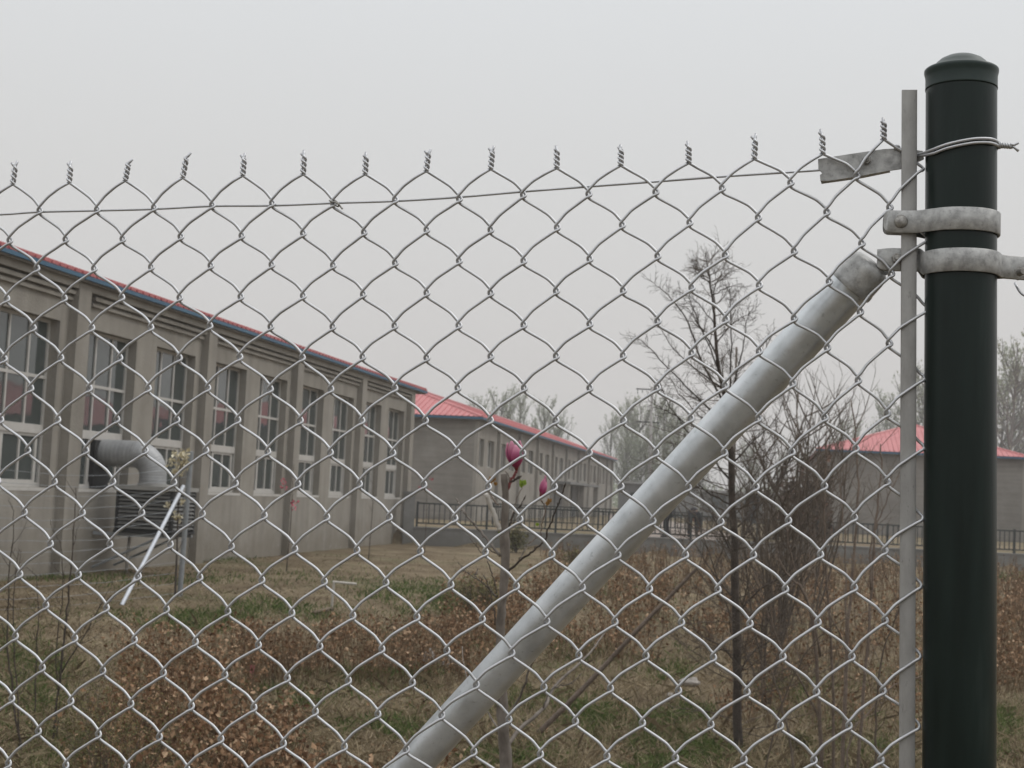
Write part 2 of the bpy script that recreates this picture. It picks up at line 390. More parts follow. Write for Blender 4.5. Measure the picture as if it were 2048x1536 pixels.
def copy_thing(root, loc, rz=0.0, scale=1.0, **k):
    r_ = root.copy(); COL.objects.link(r_); r_.location = [float(a) for a in loc]; r_.rotation_euler = (0, 0, rz); r_.scale = (scale,) * 3
    for ch in list(root.children):
        c = ch.copy(); COL.objects.link(c); c.parent = r_
        for g in list(ch.children):
            d = g.copy(); COL.objects.link(d); d.parent = c
    return tag(r_, **k)
def catmull(P, n):
    P = np.array(P, float); Q = np.vstack([2 * P[0] - P[1], P, 2 * P[-1] - P[-2]]); o = []
    for i in range(1, len(Q) - 2):
        for t_ in np.arange(n) / n:
            p0, p1, p2, p3 = Q[i - 1], Q[i], Q[i + 1], Q[i + 2]
            o.append(0.5 * ((2 * p1) + (-p0 + p2) * t_ + (2 * p0 - 5 * p1 + 4 * p2 - p3) * t_ ** 2 + (-p0 + 3 * p1 - 3 * p2 + p3) * t_ ** 3))
    o.append(P[-1]); return np.array(o)

# ------------------------------------------------------------------ chain link fence in front of the camera
# photo positions of the links, row by row (column, x, y): used to recover how the real, slightly uneven mesh hangs in its plane
KN = """0:0,25,372 1,138,369 2,250,365 3,365,359 4,485,355 5,606,352 6,730,352 7,852,346 8,981,342 9,1113,340 10,1241,335 11,1377,330 12,1508,322 13,1645,312 14,1767,283
1:0.5,80,422 1.5,195,420 2.5,309,416 3.5,425,411 4.5,545,407 5.5,667,407 6.5,791,400 7.5,919,398 8.5,1047,390 9.5,1178,388 10.5,1312,384 11.5,1445,376 12.5,1582,365 13.5,1714,351 14.5,1842,337
2:0,20,482 1,132,480 2,246,479 3,362,474 4,484,472 5,607,467 6,729,465 7,854,460 8,982,460 9,1115,455 10,1245,450 11,1380,445 12,1517,435 13,1654,424 14,1780,414
3:0.5,74,538 1.5,189,538 2.5,303,535 3.5,422,532 4.5,544,530 5.5,667,531 6.5,791,526 7.5,919,522 8.5,1048,522 9.5,1180,518 10.5,1316,512 11.5,1451,510 12.5,1589,502 13.5,1724,486 14.5,1853,478
4:0,14,599 1,129,598 2,244,596 3,360,596 4,482,594 5,607,592 6,727,589 7,854,586 8,982,586 9,1113,582 10,1247,581 11,1384,575 12,1519,570 13,1659,562 14,1783,547
5:0.5,67,657 1.5,184,657 2.5,302,656 3.5,420,653 4.5,542,654 5.5,666,654 6.5,790,652 7.5,918,651 8.5,1048,650 9.5,1180,648 10.5,1316,642 11.5,1452,639 12.5,1589,636 13.5,1721,623 14.5,1853,618
6:0,9,719 1,122,717 2,240,717 3,359,717 4,480,715 5,605,716 6,726,714 7,854,716 8,982,713 9,1113,712 10,1247,711 11,1384,706 12,1519,702 13,1655,695 14,1779,686
7:0.5,62,778 1.5,179,778 2.5,297,778 3.5,416,777 4.5,541,779 5.5,662,779 6.5,790,777 7.5,916,776 8.5,1049,776 9.5,1180,776 10.5,1315,775 11.5,1451,771 12.5,1586,767 13.5,1717,760 14.5,1845,756
8:0,2,841 1,116,841 2,234,840 3,354,841 4,476,841 5,601,842 6,724,842 7,851,842 8,981,841 9,1112,841 10,1247,841 11,1382,837 12,1517,837 13,1650,835 14,1775,826
9:0.5,56,902 1.5,172,902 2.5,291,902 3.5,412,902 4.5,536,904 5.5,661,906 6.5,786,907 7.5,914,905 8.5,1046,907 9.5,1179,906 10.5,1312,906 11.5,1449,905 12.5,1584,904 13.5,1712,897 14.5,1844,894
10:1,109,965 2,226,965 3,348,966 4,471,968 5,596,969 6,719,969 7,848,970 8,977,974 9,1109,974 10,1242,973 11,1377,975 12,1512,974 13,1649,972 14,1775,963
11:0.5,49,1026 1.5,165,1027 2.5,284,1027 3.5,405,1029 4.5,529,1032 5.5,654,1035 6.5,779,1035 7.5,910,1037 8.5,1040,1039 9.5,1172,1041 10.5,1306,1042 11.5,1442,1044 12.5,1577,1041 13.5,1709,1035 14.5,1841,1035
12:1,101,1089 2,220,1090 3,341,1090 4,463,1094 5,590,1099 6,714,1101 7,841,1103 8,971,1105 9,1104,1109 10,1236,1110 11,1371,1110 12,1507,1110 13,1641,1109 14,1770,1101
13:0.5,40,1150 1.5,157,1151 2.5,277,1154 3.5,400,1156 4.5,524,1161 5.5,649,1164 6.5,772,1166 7.5,902,1170 8.5,1033,1173 9.5,1165,1175 10.5,1299,1178 11.5,1436,1179 12.5,1571,1178 13.5,1709,1175 14.5,1838,1170
14:1,92,1212 2,213,1217 3,333,1220 4,456,1224 5,584,1227 6,706,1232 7,834,1235 9,1094,1243 10,1230,1244 11,1363,1245 12,1500,1247 13,1636,1244 14,1770,1240
15:0.5,31,1274 1.5,150,1278 2.5,269,1281 3.5,391,1285 4.5,517,1291 5.5,640,1294 6.5,764,1299 7.5,894,1302 8.5,1024,1306 9.5,1158,1311 10.5,1292,1312 11.5,1427,1315 12.5,1566,1313 13.5,1704,1313 14.5,1836,1311
16:1,85,1337 2,206,1343 3,327,1347 4,450,1351 5,575,1357 6,697,1362 7,825,1366 8,953,1370 9,1088,1375 10,1221,1377 11,1357,1381 12,1494,1384 13,1633,1384 14,1766,1381
17:0.5,24,1399 1.5,142,1404 2.5,262,1409 3.5,383,1413 4.5,508,1416 5.5,631,1424 6.5,756,1429 7.5,884,1431 8.5,1018,1439 9.5,1151,1443 10.5,1285,1446 11.5,1422,1449 12.5,1561,1451 13.5,1698,1451 14.5,1834,1451
18:1,77,1464 2,197,1470 3,319,1475 4,442,1479 5,567,1488 6,689,1494 7,813,1499 8,948,1504 9,1081,1509 10,1214,1513 11,1351,1516 12,1488,1519 13,1628,1520 14,1762,1519"""
AZF = R(100.5)
fh = np.array([math.sin(AZF), math.cos(AZF), 0]); fn = np.array([fh[1], -fh[0], 0]); fP = CAM + np.array([0, 1.35, 0]); zz = np.array([0, 0, 1.0])
def fpt(x, y, b=0.0):                  # photo pixel -> point b metres in front of the mesh plane
    return on_plane(x, y, fP + fn * b, fn)
def uz(p): return (p - fP) @ fh, p[2]
knots = {}
for ln in KN.split('\n'):
    j, rest = ln.split(':')
    for t_ in rest.split():
        i, x, y = t_.split(','); u, z = uz(fpt(float(x), float(y))); knots[(float(i), int(j))] = (u, z)
kk = np.array([(i, j, u, z) for (i, j), (u, z) in knots.items()])
msk = (kk[:, 0] < 13.2) & (kk[:, 1] > 0)
A_ = np.c_[kk[msk][:, 0], kk[msk][:, 1], np.ones(msk.sum())]
aff, *_ = np.linalg.lstsq(A_, kk[msk][:, 2:], rcond=None)
def basis(i, j):
    a, b = (i - 7) / 7, (j - 9) / 9
    return np.array([a, b, a * a, a * b, b * b, a ** 3, a * a * b, a * b * b, b ** 3, np.ones_like(a)]).T
sel = kk[:, 0] < 14.2
res = kk[sel][:, 2:] - np.c_[kk[sel][:, 0], kk[sel][:, 1], np.ones(sel.sum())] @ aff
pc, *_ = np.linalg.lstsq(basis(kk[sel][:, 0], kk[sel][:, 1]), res, rcond=None)
def node(i, j):
    if (i, j) in knots: return np.array(knots[(i, j)])
    return np.array([i, j, 1.0]) @ aff + basis(np.float64(min(max(i, 0), 14)), np.float64(min(max(j, 0), 18))) @ pc
zrow = abs(aff[1][1])
NROW = 2 + 2 * int((1.95 - 0.06) / zrow / 2)
PXM = 0.00047
edge_u = {j: node(14.5, j)[0] for j in (1, 3, 5, 7, 9, 11, 13, 15, 17)}
def node2(i, j):
    p = node(i, j)
    if i == 14.5 and j > 17: p = np.array([edge_u[17] + 0.0004 * (j - 17) * 0, p[1]])
    if j > 18: p = p + np.array([rng.normal(0, 0.0007), rng.normal(0, 0.0005)])
    return p
NODE = {}
def N_(i, j):
    if (i, j) not in NODE: NODE[(i, j)] = node2(i, j)
    return NODE[(i, j)]
post_a, post_b = fpt(1922.5, 190), fpt(1918, 1536)
pax = (post_a - post_b) / (post_a - post_b)[2]
base = post_b - pax * post_b[2]
def pc_at(z): return base + pax * z
RP = 69.0 / F * float((post_a - CAM) @ fwd) * 0.995
fence = empty('chain_link_fence', base, label='galvanised chain link fence with dark green end post and diagonal pipe brace', cat='fence')
WR = 0.00140
mesh_mb = MB()
def world_uz(u, z, b): return fP + fh * u + fn * b + zz * (z - fP[2])
cols = np.arange(-4, 14.01, 0.5)
for c in cols:
    d = 0.0021 if c < 13.9 else 0.0040
    cen = []                                   # (u, z, b)
    par = 0 if float(c).is_integer() else 1    # left bends on rows with this parity
    r0 = 0
    for j in range(r0, NROW):
        left = (j % 2 == par)
        K = N_(c if left else c + 0.5, j)
        q = rng.normal(0, 0.4, 2) * PXM
        if j == 0:
            cen.append((K[0] + (0.6 if left else -0.6) * PXM, K[1] + 4 * PXM, 0.0004 * (1 if left else -1)))
        elif left:
            cen += [(K[0] + 4 * PXM, K[1] + 13 * PXM, d), (K[0] - 3 * PXM, K[1] + 4.5 * PXM, 0.7 * d), (K[0] - 4.4 * PXM, K[1] - 1 * PXM, 0), (K[0] - 1.5 * PXM, K[1] - 6.5 * PXM, -0.8 * d), (K[0] + 6 * PXM, K[1] - 12 * PXM, -d)]
        else:
            cen += [(K[0] - 6 * PXM, K[1] + 11.5 * PXM, -d), (K[0] + 1 * PXM, K[1] + 5.5 * PXM, -0.8 * d), (K[0] + 4.4 * PXM, K[1] - 0.5 * PXM, 0), (K[0] + 2.5 * PXM, K[1] - 5 * PXM, 0.7 * d), (K[0] - 5 * PXM, K[1] - 9 * PXM, d)]
        if j < NROW - 1:
            K2 = N_(c + 0.5 if left else c, j + 1)
            p = np.array(cen[-1][:2])
            g = (K2 + np.array([-6, 11.5]) * PXM) if left else (K2 + np.array([4, 13]) * PXM)
            bb = -d if left else d
            for t_, up_ in ((0.3, 2.2), (0.55, 3.8), (0.78, 4.2)):
                m_ = p + (g - p) * t_ + np.array([0, up_ * PXM]) + q * 0.6
                cen.append((m_[0], m_[1], bb * 0.9))
    cen = [world_uz(*p) for p in cen]
    k0 = min(len(cen), 8 * 20)
    pts = np.vstack([catmull(cen[:k0 + 1], 3)[:-1], np.array(cen[k0:])])
    mesh_mb.tube(pts, WR, 8)
wire_mesh = mesh_mb.build('wire_mesh', 'wire', fence, base)
TIPS = [(35, 322), (142, 322), (265, 318), (382, 305), (490, 306), (608, 300), (732, 304), (862, 298), (988, 292), (1112, 291), (1241, 289), (1375, 282), (1512, 267), (1641, 258), (1766, 235)]
for i in range(-4, 15):
    K = N_(float(i), 0); K3 = world_uz(K[0], K[1] + 3 * PXM, 0)
    if i >= 0: T3 = fpt(*TIPS[i])
    else: T3 = K3 + fh * 0.002 + zz * 0.022
    ax = T3 - K3; ln = np.linalg.norm(ax); lean = (ax / ln) @ fh
    straight = K3 + (zz * 0.99 + fh * lean * 0.45) * ln * 0.74
    mb = MB()
    turns = 1.75 + rng.uniform(-0.15, 0.2)
    for s_ in (0, 1):
        pts = []
        for t_ in np.linspace(0, 1, 26):
            c_ = K3 + (straight - K3) * t_; a_ = math.pi * s_ + turns * 2 * math.pi * t_ + math.pi
            pts.append(c_ + (fh * math.cos(a_) + fn * math.sin(a_)) * 0.0018 + zz * 0)
        if s_ == 0: pts += [straight + (T3 - straight) * 0.4, T3]
        elif i not in (2, 3): pts += [straight + (zz * 0.7 - fh * 0.7) * ln * 0.09, straight + (zz * 0.75 - fh * 0.66) * ln * (0.2 + rng.uniform(-0.05, 0.04))]
        mb.tube(pts, WR * 0.97, 7)
    mb.build('twisted_wire_end', 'wire', wire_mesh, base)

# straining wire near the top with its little tie
mb = MB()
line = [(-330, 436, .0), (-120, 432, 0), (0, 429, -.002), (75, 424, -.003), (195, 421, -.003), (309, 418, -.003), (425, 412, -.003), (545, 411, -.003), (667, 406, -.003), (791, 402, -.004), (919, 394, -.004), (1047, 383, -.004), (1178, 373, -.004), (1312, 363, -.004), (1445, 353, -.005), (1582, 344, -.006), (1640, 340, -.007), (1720, 333, -.0075)]
mb.tube(catmull([fpt(*p) for p in line], 4), 0.00118, 7)
mb.build('straining_wire', 'wire', fence, base)
mb = MB()
mb.tube(catmull([fpt(*p) for p in [(659, 401, .001), (664, 403, .004), (671, 405, .0045), (677, 409, .003), (676, 413, -.005), (668, 409, -.007), (665, 403, -.005), (670, 401, .003), (677, 408, .0035), (681, 413, .002), (685, 418, .002)]], 4), 0.0009, 6)
mb.build('tie_wire', 'bolt', fence, base)

# end post and cap
mb = MB()
zt = post_a[2] + 9 * PXM
def ring_post(mb, prof, n=56):
    vs = []
    for r_, z in prof:
        c_ = pc_at(z)
        for j in range(n):
            a = 2 * math.pi * j / n; vs.append(c_ + np.array([r_ * math.cos(a), r_ * math.sin(a), 0]))
    k = len(prof)
    mb.add(vs, [(i * n + j, i * n + (j + 1) % n, (i + 1) * n + (j + 1) % n, (i + 1) * n + j) for i in range(k - 1) for j in range(n)])
zc = fpt(1922, 181)[2]
ring_post(mb, [(RP, 0.0), (RP, 0.5), (RP, 1.0), (RP, 1.5), (RP, zc + 0.004)])
post = mb.build('fence_post', 'post', fence, base)
mb = MB()
ring_post(mb, [(RP * 0.99, zc + 0.001), (RP * 1.012, zc), (RP * 1.018, zc + 0.0012), (RP * 1.012, zc + 0.0025), (RP * 1.012, zc + 0.0105), (RP * 1.022, zc + 0.0128), (RP * 1.043, zc + 0.0152), (RP * 1.048, zc + 0.0168), (RP * 1.042, zc + 0.0182), (RP * 1.0, zc + 0.0192), (RP * 0.84, zc + 0.0206), (RP * 0.79, zc + 0.0214), (RP * 0.72, zc + 0.0246), (RP * 0.6, zc + 0.0280), (RP * 0.42, zc + 0.0308), (RP * 0.2, zc + 0.0325), (RP * 0.02, zc + 0.033)])
mb.build('post_cap', 'cap', post, base)

# tension bar (threaded through the last loops)
bt, bb_ = fpt(1818.8, 181), fpt(1814, 1536)
bd = (bt - bb_) / (bt - bb_)[2]
lo = bb_ - bd * (bb_[2] - 0.04)
hw = 15.3 / F * 1.268
mb = MB()
pr = [(-hw, -.0019), (-hw + .0006, -.0024), (hw - .0006, -.0024), (hw, -.0019), (hw, .0019), (hw - .0006, .0024), (-hw + .0006, .0024), (-hw, .0019)]
mb.sweep([lo, lo + (bt - lo) * 0.5, bt], pr, [(fh, fn)] * 3)
mb.build('tension_bar', 'bar', fence, base, auto=40)

def strip(mb, pts, th=0.0012):
    """pts: (a, b, z, half height) around the post, a along fence, b towards the viewer"""
    P = [pc_at(z)[:2].tolist() + [z] for a, b, z, hh in pts]
    P = [np.array(p) + fh * a + fn * b for p, (a, b, z, hh) in zip(P, pts)]
    T = np.gradient(np.array(P), axis=0)
    vs = []
    for p, t_, q in zip(P, T, pts):
        t_ = t_.copy(); t_[2] = 0; t_ /= np.linalg.norm(t_); nn = np.array([t_[1], -t_[0], 0]); hh = q[3]; ch = min(0.0006, hh * 0.5)
        for a, b in ((-th, -hh + ch), (-th + ch * .8, -hh), (th - ch * .8, -hh), (th, -hh + ch), (th, hh - ch), (th - ch * .8, hh), (-th + ch * .8, hh), (-th, hh - ch)):
            vs.append(p + nn * a + zz * b)
    k = len(P)
    mb.add(vs, [(i * 8 + j, i * 8 + (j + 1) % 8, (i + 1) * 8 + (j + 1) % 8, (i + 1) * 8 + j) for i in range(k - 1) for j in range(8)] + [tuple(range(7, -1, -1)), tuple((k - 1) * 8 + j for j in range(8))])
def arc(r_, a0, a1, n, z, hh): return [(r_ * math.cos(R(a)), r_ * math.sin(R(a)), z, hh) for a in np.linspace(a0, a1, n)]
def domebolt(name, p, nrm, r_, h_, mat, parent, hexa=False, shank=0.0):
    """bolt head on a strap: p on the surface, nrm pointing out"""
    nrm = np.array(nrm) / np.linalg.norm(nrm); s1 = np.cross(nrm, zz); s1 /= np.linalg.norm(s1); s2 = np.cross(s1, nrm)
    mb = MB(); n_ = 6 if hexa else 20
    prof = [(1.0, -.3), (1.0, 0.75), (0.85, 1.0), (0.0, 1.0)] if hexa else [(1.0, -.3), (1.0, 0.1), (0.93, 0.42), (0.72, 0.75), (0.4, 0.95), (0.02, 1.0)]
    vs = [p + (s1 * math.cos(2 * math.pi * j / n_ + .3) + s2 * math.sin(2 * math.pi * j / n_ + .3)) * r_ * a + nrm * h_ * b for a, b in prof for j in range(n_)]
    mb.add(vs, [(i * n_ + j, i * n_ + (j + 1) % n_, (i + 1) * n_ + (j + 1) % n_, (i + 1) * n_ + j) for i in range(len(prof) - 1) for j in range(n_)])
    if shank: mb.tube([p, p + nrm * shank * .9, p + nrm * shank], [r_ * .48, r_ * .48, r_ * .40], 14)
    return mb.build(name, mat, parent, base, auto=35)
# upper band: one strap round the post, ends bolted over the bar
zb = fpt(1802, 443, .006)[2]; zb2 = on_plane(1926, 437, fP + fn * RP, fn)[2]; hb = 0.0100
RB = RP + 0.0018
f1 = [(-.0672, .0060, zb, .0040), (-.0668, .0060, zb, .0068), (-.0655, .0060, zb, .0088), (-.063, .0060, zb, hb), (-.054, .0062, zb, hb), (-.046, .0066, zb, hb), (-.039, .0088, zb, hb), (-.033, .0138, zb, hb), (-.027, .0195, zb, hb)]
a1 = arc(RB, 128, -128, 40, zb2, hb)
b1 = [(a, -b, z, h_) for a, b, z, h_ in reversed(f1)]
pts = f1 + a1 + b1
pts = [(a, b, zb + (zb2 - zb) * min(max((a + .06) / .06, 0), 1), h_) for a, b, z, h_ in pts]
mb = MB(); strip(mb, pts)
band = mb.build('tension_band', 'strap', fence, base, auto=40)
pb = fpt(1802, 443, .0072)
domebolt('carriage_bolt', pb, fn, 0.0062, 0.0036, 'bolt', band)
# lower band: two halves with ears on both sides
zl = on_plane(1915, 519, fP + fn * RP, fn)[2]; ze = fpt(1794, 519, -.004)[2]; hl = 0.0102
front = [(-.072, -.0040, ze, .0070), (-.068, -.0040, ze, .0095), (-.060, -.0040, ze, hl), (-.045, -.0040, ze, hl), (-.0385, -.0040, ze, hl), (-.0350, -.0026, ze, hl)] + arc(RB + .0004, 168, 12, 34, zl, hl) + [(.0345, .0010, zl, hl), (.0380, -.0022, zl, hl), (.045, -.0052, zl, hl), (.060, -.0110, zl, hl), (.078, -.0180, zl, hl)]
mb = MB(); strip(mb, front)
lband = mb.build('brace_band', 'strap', fence, base, auto=40)
back = [(-.072, -.0072, ze, .0095), (-.060, -.0072, ze, hl), (-.036, -.0072, ze, hl)] + arc(RB + .0004, 195, 345, 24, zl, hl) + [(.0380, -.0056, zl, hl), (.060, -.0142, zl, hl), (.078, -.0212, zl, hl)]
mb = MB(); strip(mb, back)
mb.build('brace_band', 'strap', fence, base, auto=40)
nr = fn * .93 + fh * .34
pr_ = fpt(2034, 546, -.0105)
domebolt('nut', pr_, nr, 0.0066, 0.0046, 'bolt', lband, True, 0.0115)
pe_ = fpt(1794, 517, -.0026)
domebolt('nut', pe_, fn, 0.0050, 0.0036, 'bolt', lband, True, 0.0062)
mb = MB()
mb.tube(catmull([fpt(*p) for p in [(2030, 566, -.02), (2034, 574, -.014), (2041, 585, -.012), (2052, 592, -.012), (2068, 590, -.016), (2078, 576, -.02)]], 4), .0012, 6)
mb.build('tie_wire', 'wire', fence, base)

# wire lashing round the top of the post
def on_post(x, y, ex=0.002):
    o, d = CAM[:2] - pc_at(1.9)[:2], ray(x, y); dd = d[:2]
    A2, B2, C2 = dd @ dd, 2 * o @ dd, o @ o - (RP + ex) ** 2
    disc = B2 * B2 - 4 * A2 * C2
    t_ = (-B2 - math.sqrt(max(disc, 0))) / (2 * A2)
    return CAM + d * t_
mb = MB()
for dy, dr in ((0, 0), (8, .0002)):
    q = [fpt(1796, 292 + dy * .5, -.010), fpt(1806, 306 + dy * .4, -.009), fpt(1822, 314 + dy * .3, -.008), fpt(1839, 309 + dy * .4, -.001), on_post(1866, 299 + dy), on_post(1890, 290 + dy), on_post(1915, 283.5 + dy), on_post(1945, 278 + dy), on_post(1970, 277 + dy), on_post(1986, 279 + dy), fpt(1996, 284 + dy, .002), fpt(1999, 290 + dy * .6, -.006)]
    mb.tube(catmull(q, 5), 0.00138, 8)
lash = mb.build('lashing_wire', 'wire', fence, base)
mb = MB()
A0, A1 = fpt(1994, 290, 0), fpt(2021, 292, 0)
for s_ in (0, 1):
    pts = []
    for t_ in np.linspace(0, 1, 34):
        a_ = math.pi * s_ + 2.6 * 2 * math.pi * t_; rr = .0038 - .0022 * min(t_ * 3, 1)
        pts.append(A0 + (A1 - A0) * t_ + (zz * math.cos(a_) + fn * math.sin(a_)) * rr)
    pts += [fpt(2028, 290 if s_ else 294, 0), fpt(2037, 285 if s_ else 302, .001)]
    mb.tube(pts, 0.0013, 7)
mb.build('twisted_wire_end', 'wire', lash, base)

# folded strap that grips the straining wire
mb = MB()
outl = [(1636, 318), (1700, 308), (1768, 298), (1806, 296), (1846, 302), (1848, 318), (1806, 337), (1779, 341), (1720, 352), (1655, 362), (1641, 361), (1640, 350), (1645, 346), (1637, 338)]
for b0, b1_ in ((-.0055, -.0078), (-.0150, -.0170)):
    fa = [fpt(x, y, b0) for x, y in outl]; k = len(fa); ba = [p + fn * (b1_ - b0) for p in fa]
    mb.add(fa + ba, [tuple(range(k - 1, -1, -1)), tuple(range(k, 2 * k))] + [(i, (i + 1) % k, k + (i + 1) % k, k + i) for i in range(k)])
mb.add([fpt(1641, 361, -.0056), fpt(1720, 352, -.0056), fpt(1779, 341, -.0056)] + [fpt(1643, 368, -.0168), fpt(1722, 357, -.0168), fpt(1781, 345, -.0168)], [(0, 1, 4, 3), (1, 2, 5, 4)])
grip = mb.build('wire_grip_strap', 'strap', fence, base, smooth=False)
domebolt('nut', fpt(1733, 321, -.0050), fn, 0.0040, 0.0030, 'bolt', grip, True, 0.0052)
mb = MB(); mb.tube(catmull([fpt(*p) for p in [(1796, 312, -.011), (1790, 300, -.006), (1792, 291, -.004), (1798, 294, -.004), (1800, 306, -.008), (1806, 320, -.012)]], 4), .0012, 6)
mb.build('tie_wire', 'wire', fence, base)

# diagonal brace pipe
def at_depth(x, y, dep):
    d = ray(x, y); return CAM + d * dep
t0, t1 = at_depth(1704, 570, 1.328), at_depth(820, 1536, 1.515)
dr = (t1 - t0) / np.linalg.norm(t1 - t0)
tg = t0 + dr * ((t0[2] + 0.05) / -dr[2])
mb = MB(); mb.tube([t0 - dr * .012, t0 + (tg - t0) * .15, t0 + (tg - t0) * .3, t0 + (tg - t0) * .6, tg], 0.0192, 40)
brace = mb.build('brace_pipe', 'brace', fence, base, auto=50)
mb = MB()
sleeve = [(-.0005, .0198), (0, .0206), (-.002, .0210), (-.022, .0208), (-.030, .0198), (-.035, .0172), (-.0385, .0125), (-.040, .006), (-.0405, .0005)]
mb.tube([t0 + dr * a for a, r_ in sleeve], [r_ for a, r_ in sleeve], 40) if False else None
a_ = np.array([0, 0, 1.0]); Nn = np.cross(dr, a_); Nn /= np.linalg.norm(Nn); Bn = np.cross(dr, Nn); vs = []
sleeve = [(.003, .0193), (.003, .0213), (.0015, .0218), (-.002, .0217), (-.004, .0211), (-.016, .0210), (-.021, .0204), (-.0245, .0188), (-.027, .0155), (-.0285, .009), (-.029, .0005)]
for a, r_ in sleeve:
    for j in range(36):
        q = 2 * math.pi * j / 36; vs.append(t0 + dr * a + (Nn * math.cos(q) + Bn * math.sin(q)) * r_)
mb.add(vs, [(i * 36 + j, i * 36 + (j + 1) % 36, (i + 1) * 36 + (j + 1) % 36, (i + 1) * 36 + j) for i in range(len(sleeve) - 1) for j in range(36)])
pa, pb2 = fpt(1756, 528, -.028), fpt(1806, 517, -.0095)
T = []
for t_ in np.linspace(0, 1, 7): T.append(pa + (pb2 - pa) * t_)
hh = [.0120, .0122, .0120, .0112, .0102, .0094, .0085]
vs = []
for p, h_ in zip(T, hh):
    for a, b in ((-.0012, -h_), (.0012, -h_), (.0012, h_), (-.0012, h_)): vs.append(p + fn * a + zz * b)
mb.add(vs, [(i * 4 + j, i * 4 + (j + 1) % 4, (i + 1) * 4 + (j + 1) % 4, (i + 1) * 4 + j) for i in range(6) for j in range(4)] + [(3, 2, 1, 0), (24, 25, 26, 27)])
mb.build('rail_end_cap', 'strap', brace, base, auto=35)

# ------------------------------------------------------------------ ground
from mathutils import noise as mn
def fbm(x, y, s): return mn.fractal(Vector((x * s, y * s, 3.1)), 1.0, 2.0, 4)
WY0, WX0 = 43.3, -3.0
def wall_y(x): return WY0 + (x - WX0) * 0.135
def gh(x, y):
    h = 0.0
    if y < 60 and abs(x) < 40: h += 0.035 * fbm(x, y, 0.35) + 0.012 * fbm(x, y, 2.1)
    if y < 3: h *= max(y, 0) / 3
    if -3.4 < x and y > wall_y(x) + 0.12: h = h * 0.4 + 0.44
    elif x <= -3.4 and y > 46: h = 0.44
    return h
xs = np.unique(np.concatenate([np.linspace(-900, -60, 12), np.linspace(-60, -14, 12), np.arange(-14, 22, 0.3), np.linspace(22, 60, 14), np.linspace(60, 900, 12)]))
ys = np.unique(np.concatenate([np.linspace(-900, -10, 10), np.linspace(-10, 3, 8), np.arange(3, 52, 0.25), np.linspace(52, 120, 24), np.linspace(120, 1800, 14)]))
vs = [(x, y, gh(x, y)) for y in ys for x in xs]
nx = len(xs)
mb = MB(); mb.add(vs, [(j * nx + i, j * nx + i + 1, (j + 1) * nx + i + 1, (j + 1) * nx + i) for j in range(len(ys) - 1) for i in range(nx - 1)])
tag(mb.build('ground', 'ground'), kind='structure')
MT['path'] = simple('pinkish_paving', [(0.3, (0.155, 0.12, 0.10)), (0.7, (0.22, 0.18, 0.15))], 1.4, 0.9)
mb = MB()
mb.add([(2.6, 45.3, .475), (7.4, 45.9, .475), (9.0, 56, .475), (11.6, 120, .475), (8.5, 120, .475), (4.0, 56, .475)], [(0, 1, 2, 5), (5, 2, 3, 4)])
tag(mb.build('path', 'path'), kind='structure')

# ------------------------------------------------------------------ factory halls
AZB = R(10.2)
dv = np.array([math.sin(AZB), math.cos(AZB), 0]); nv = np.array([dv[1], -dv[0], 0])
RZ = math.pi / 2 - AZB
PT = math.tan(R(18.2))
def facade(mb, x0, x1, z0, z1, ops, y=0.0, dep=0.2, axis='x'):
    X = sorted({x0, x1} | {o[0] for o in ops} | {o[1] for o in ops}); Z = sorted({z0, z1} | {o[2] for o in ops} | {o[3] for o in ops})
    P = (lambda a, z, q: (a, y + q, z)) if axis == 'x' else (lambda a, z, q: (y + q, a, z))
    for i in range(len(X) - 1):
        for j in range(len(Z) - 1):
            cx, cz = (X[i] + X[i + 1]) / 2, (Z[j] + Z[j + 1]) / 2
            if any(o[0] < cx < o[1] and o[2] < cz < o[3] for o in ops): continue
            mb.add([P(X[i], Z[j], 0), P(X[i + 1], Z[j], 0), P(X[i + 1], Z[j + 1], 0), P(X[i], Z[j + 1], 0)], [(0, 1, 2, 3)])
    for a, b_, c, d in ops:
        mb.add([P(a, c, 0), P(b_, c, 0), P(b_, d, 0), P(a, d, 0), P(a, c, dep), P(b_, c, dep), P(b_, d, dep), P(a, d, dep)], [(0, 4, 5, 1), (1, 5, 6, 2), (2, 6, 7, 3), (3, 7, 4, 0)])
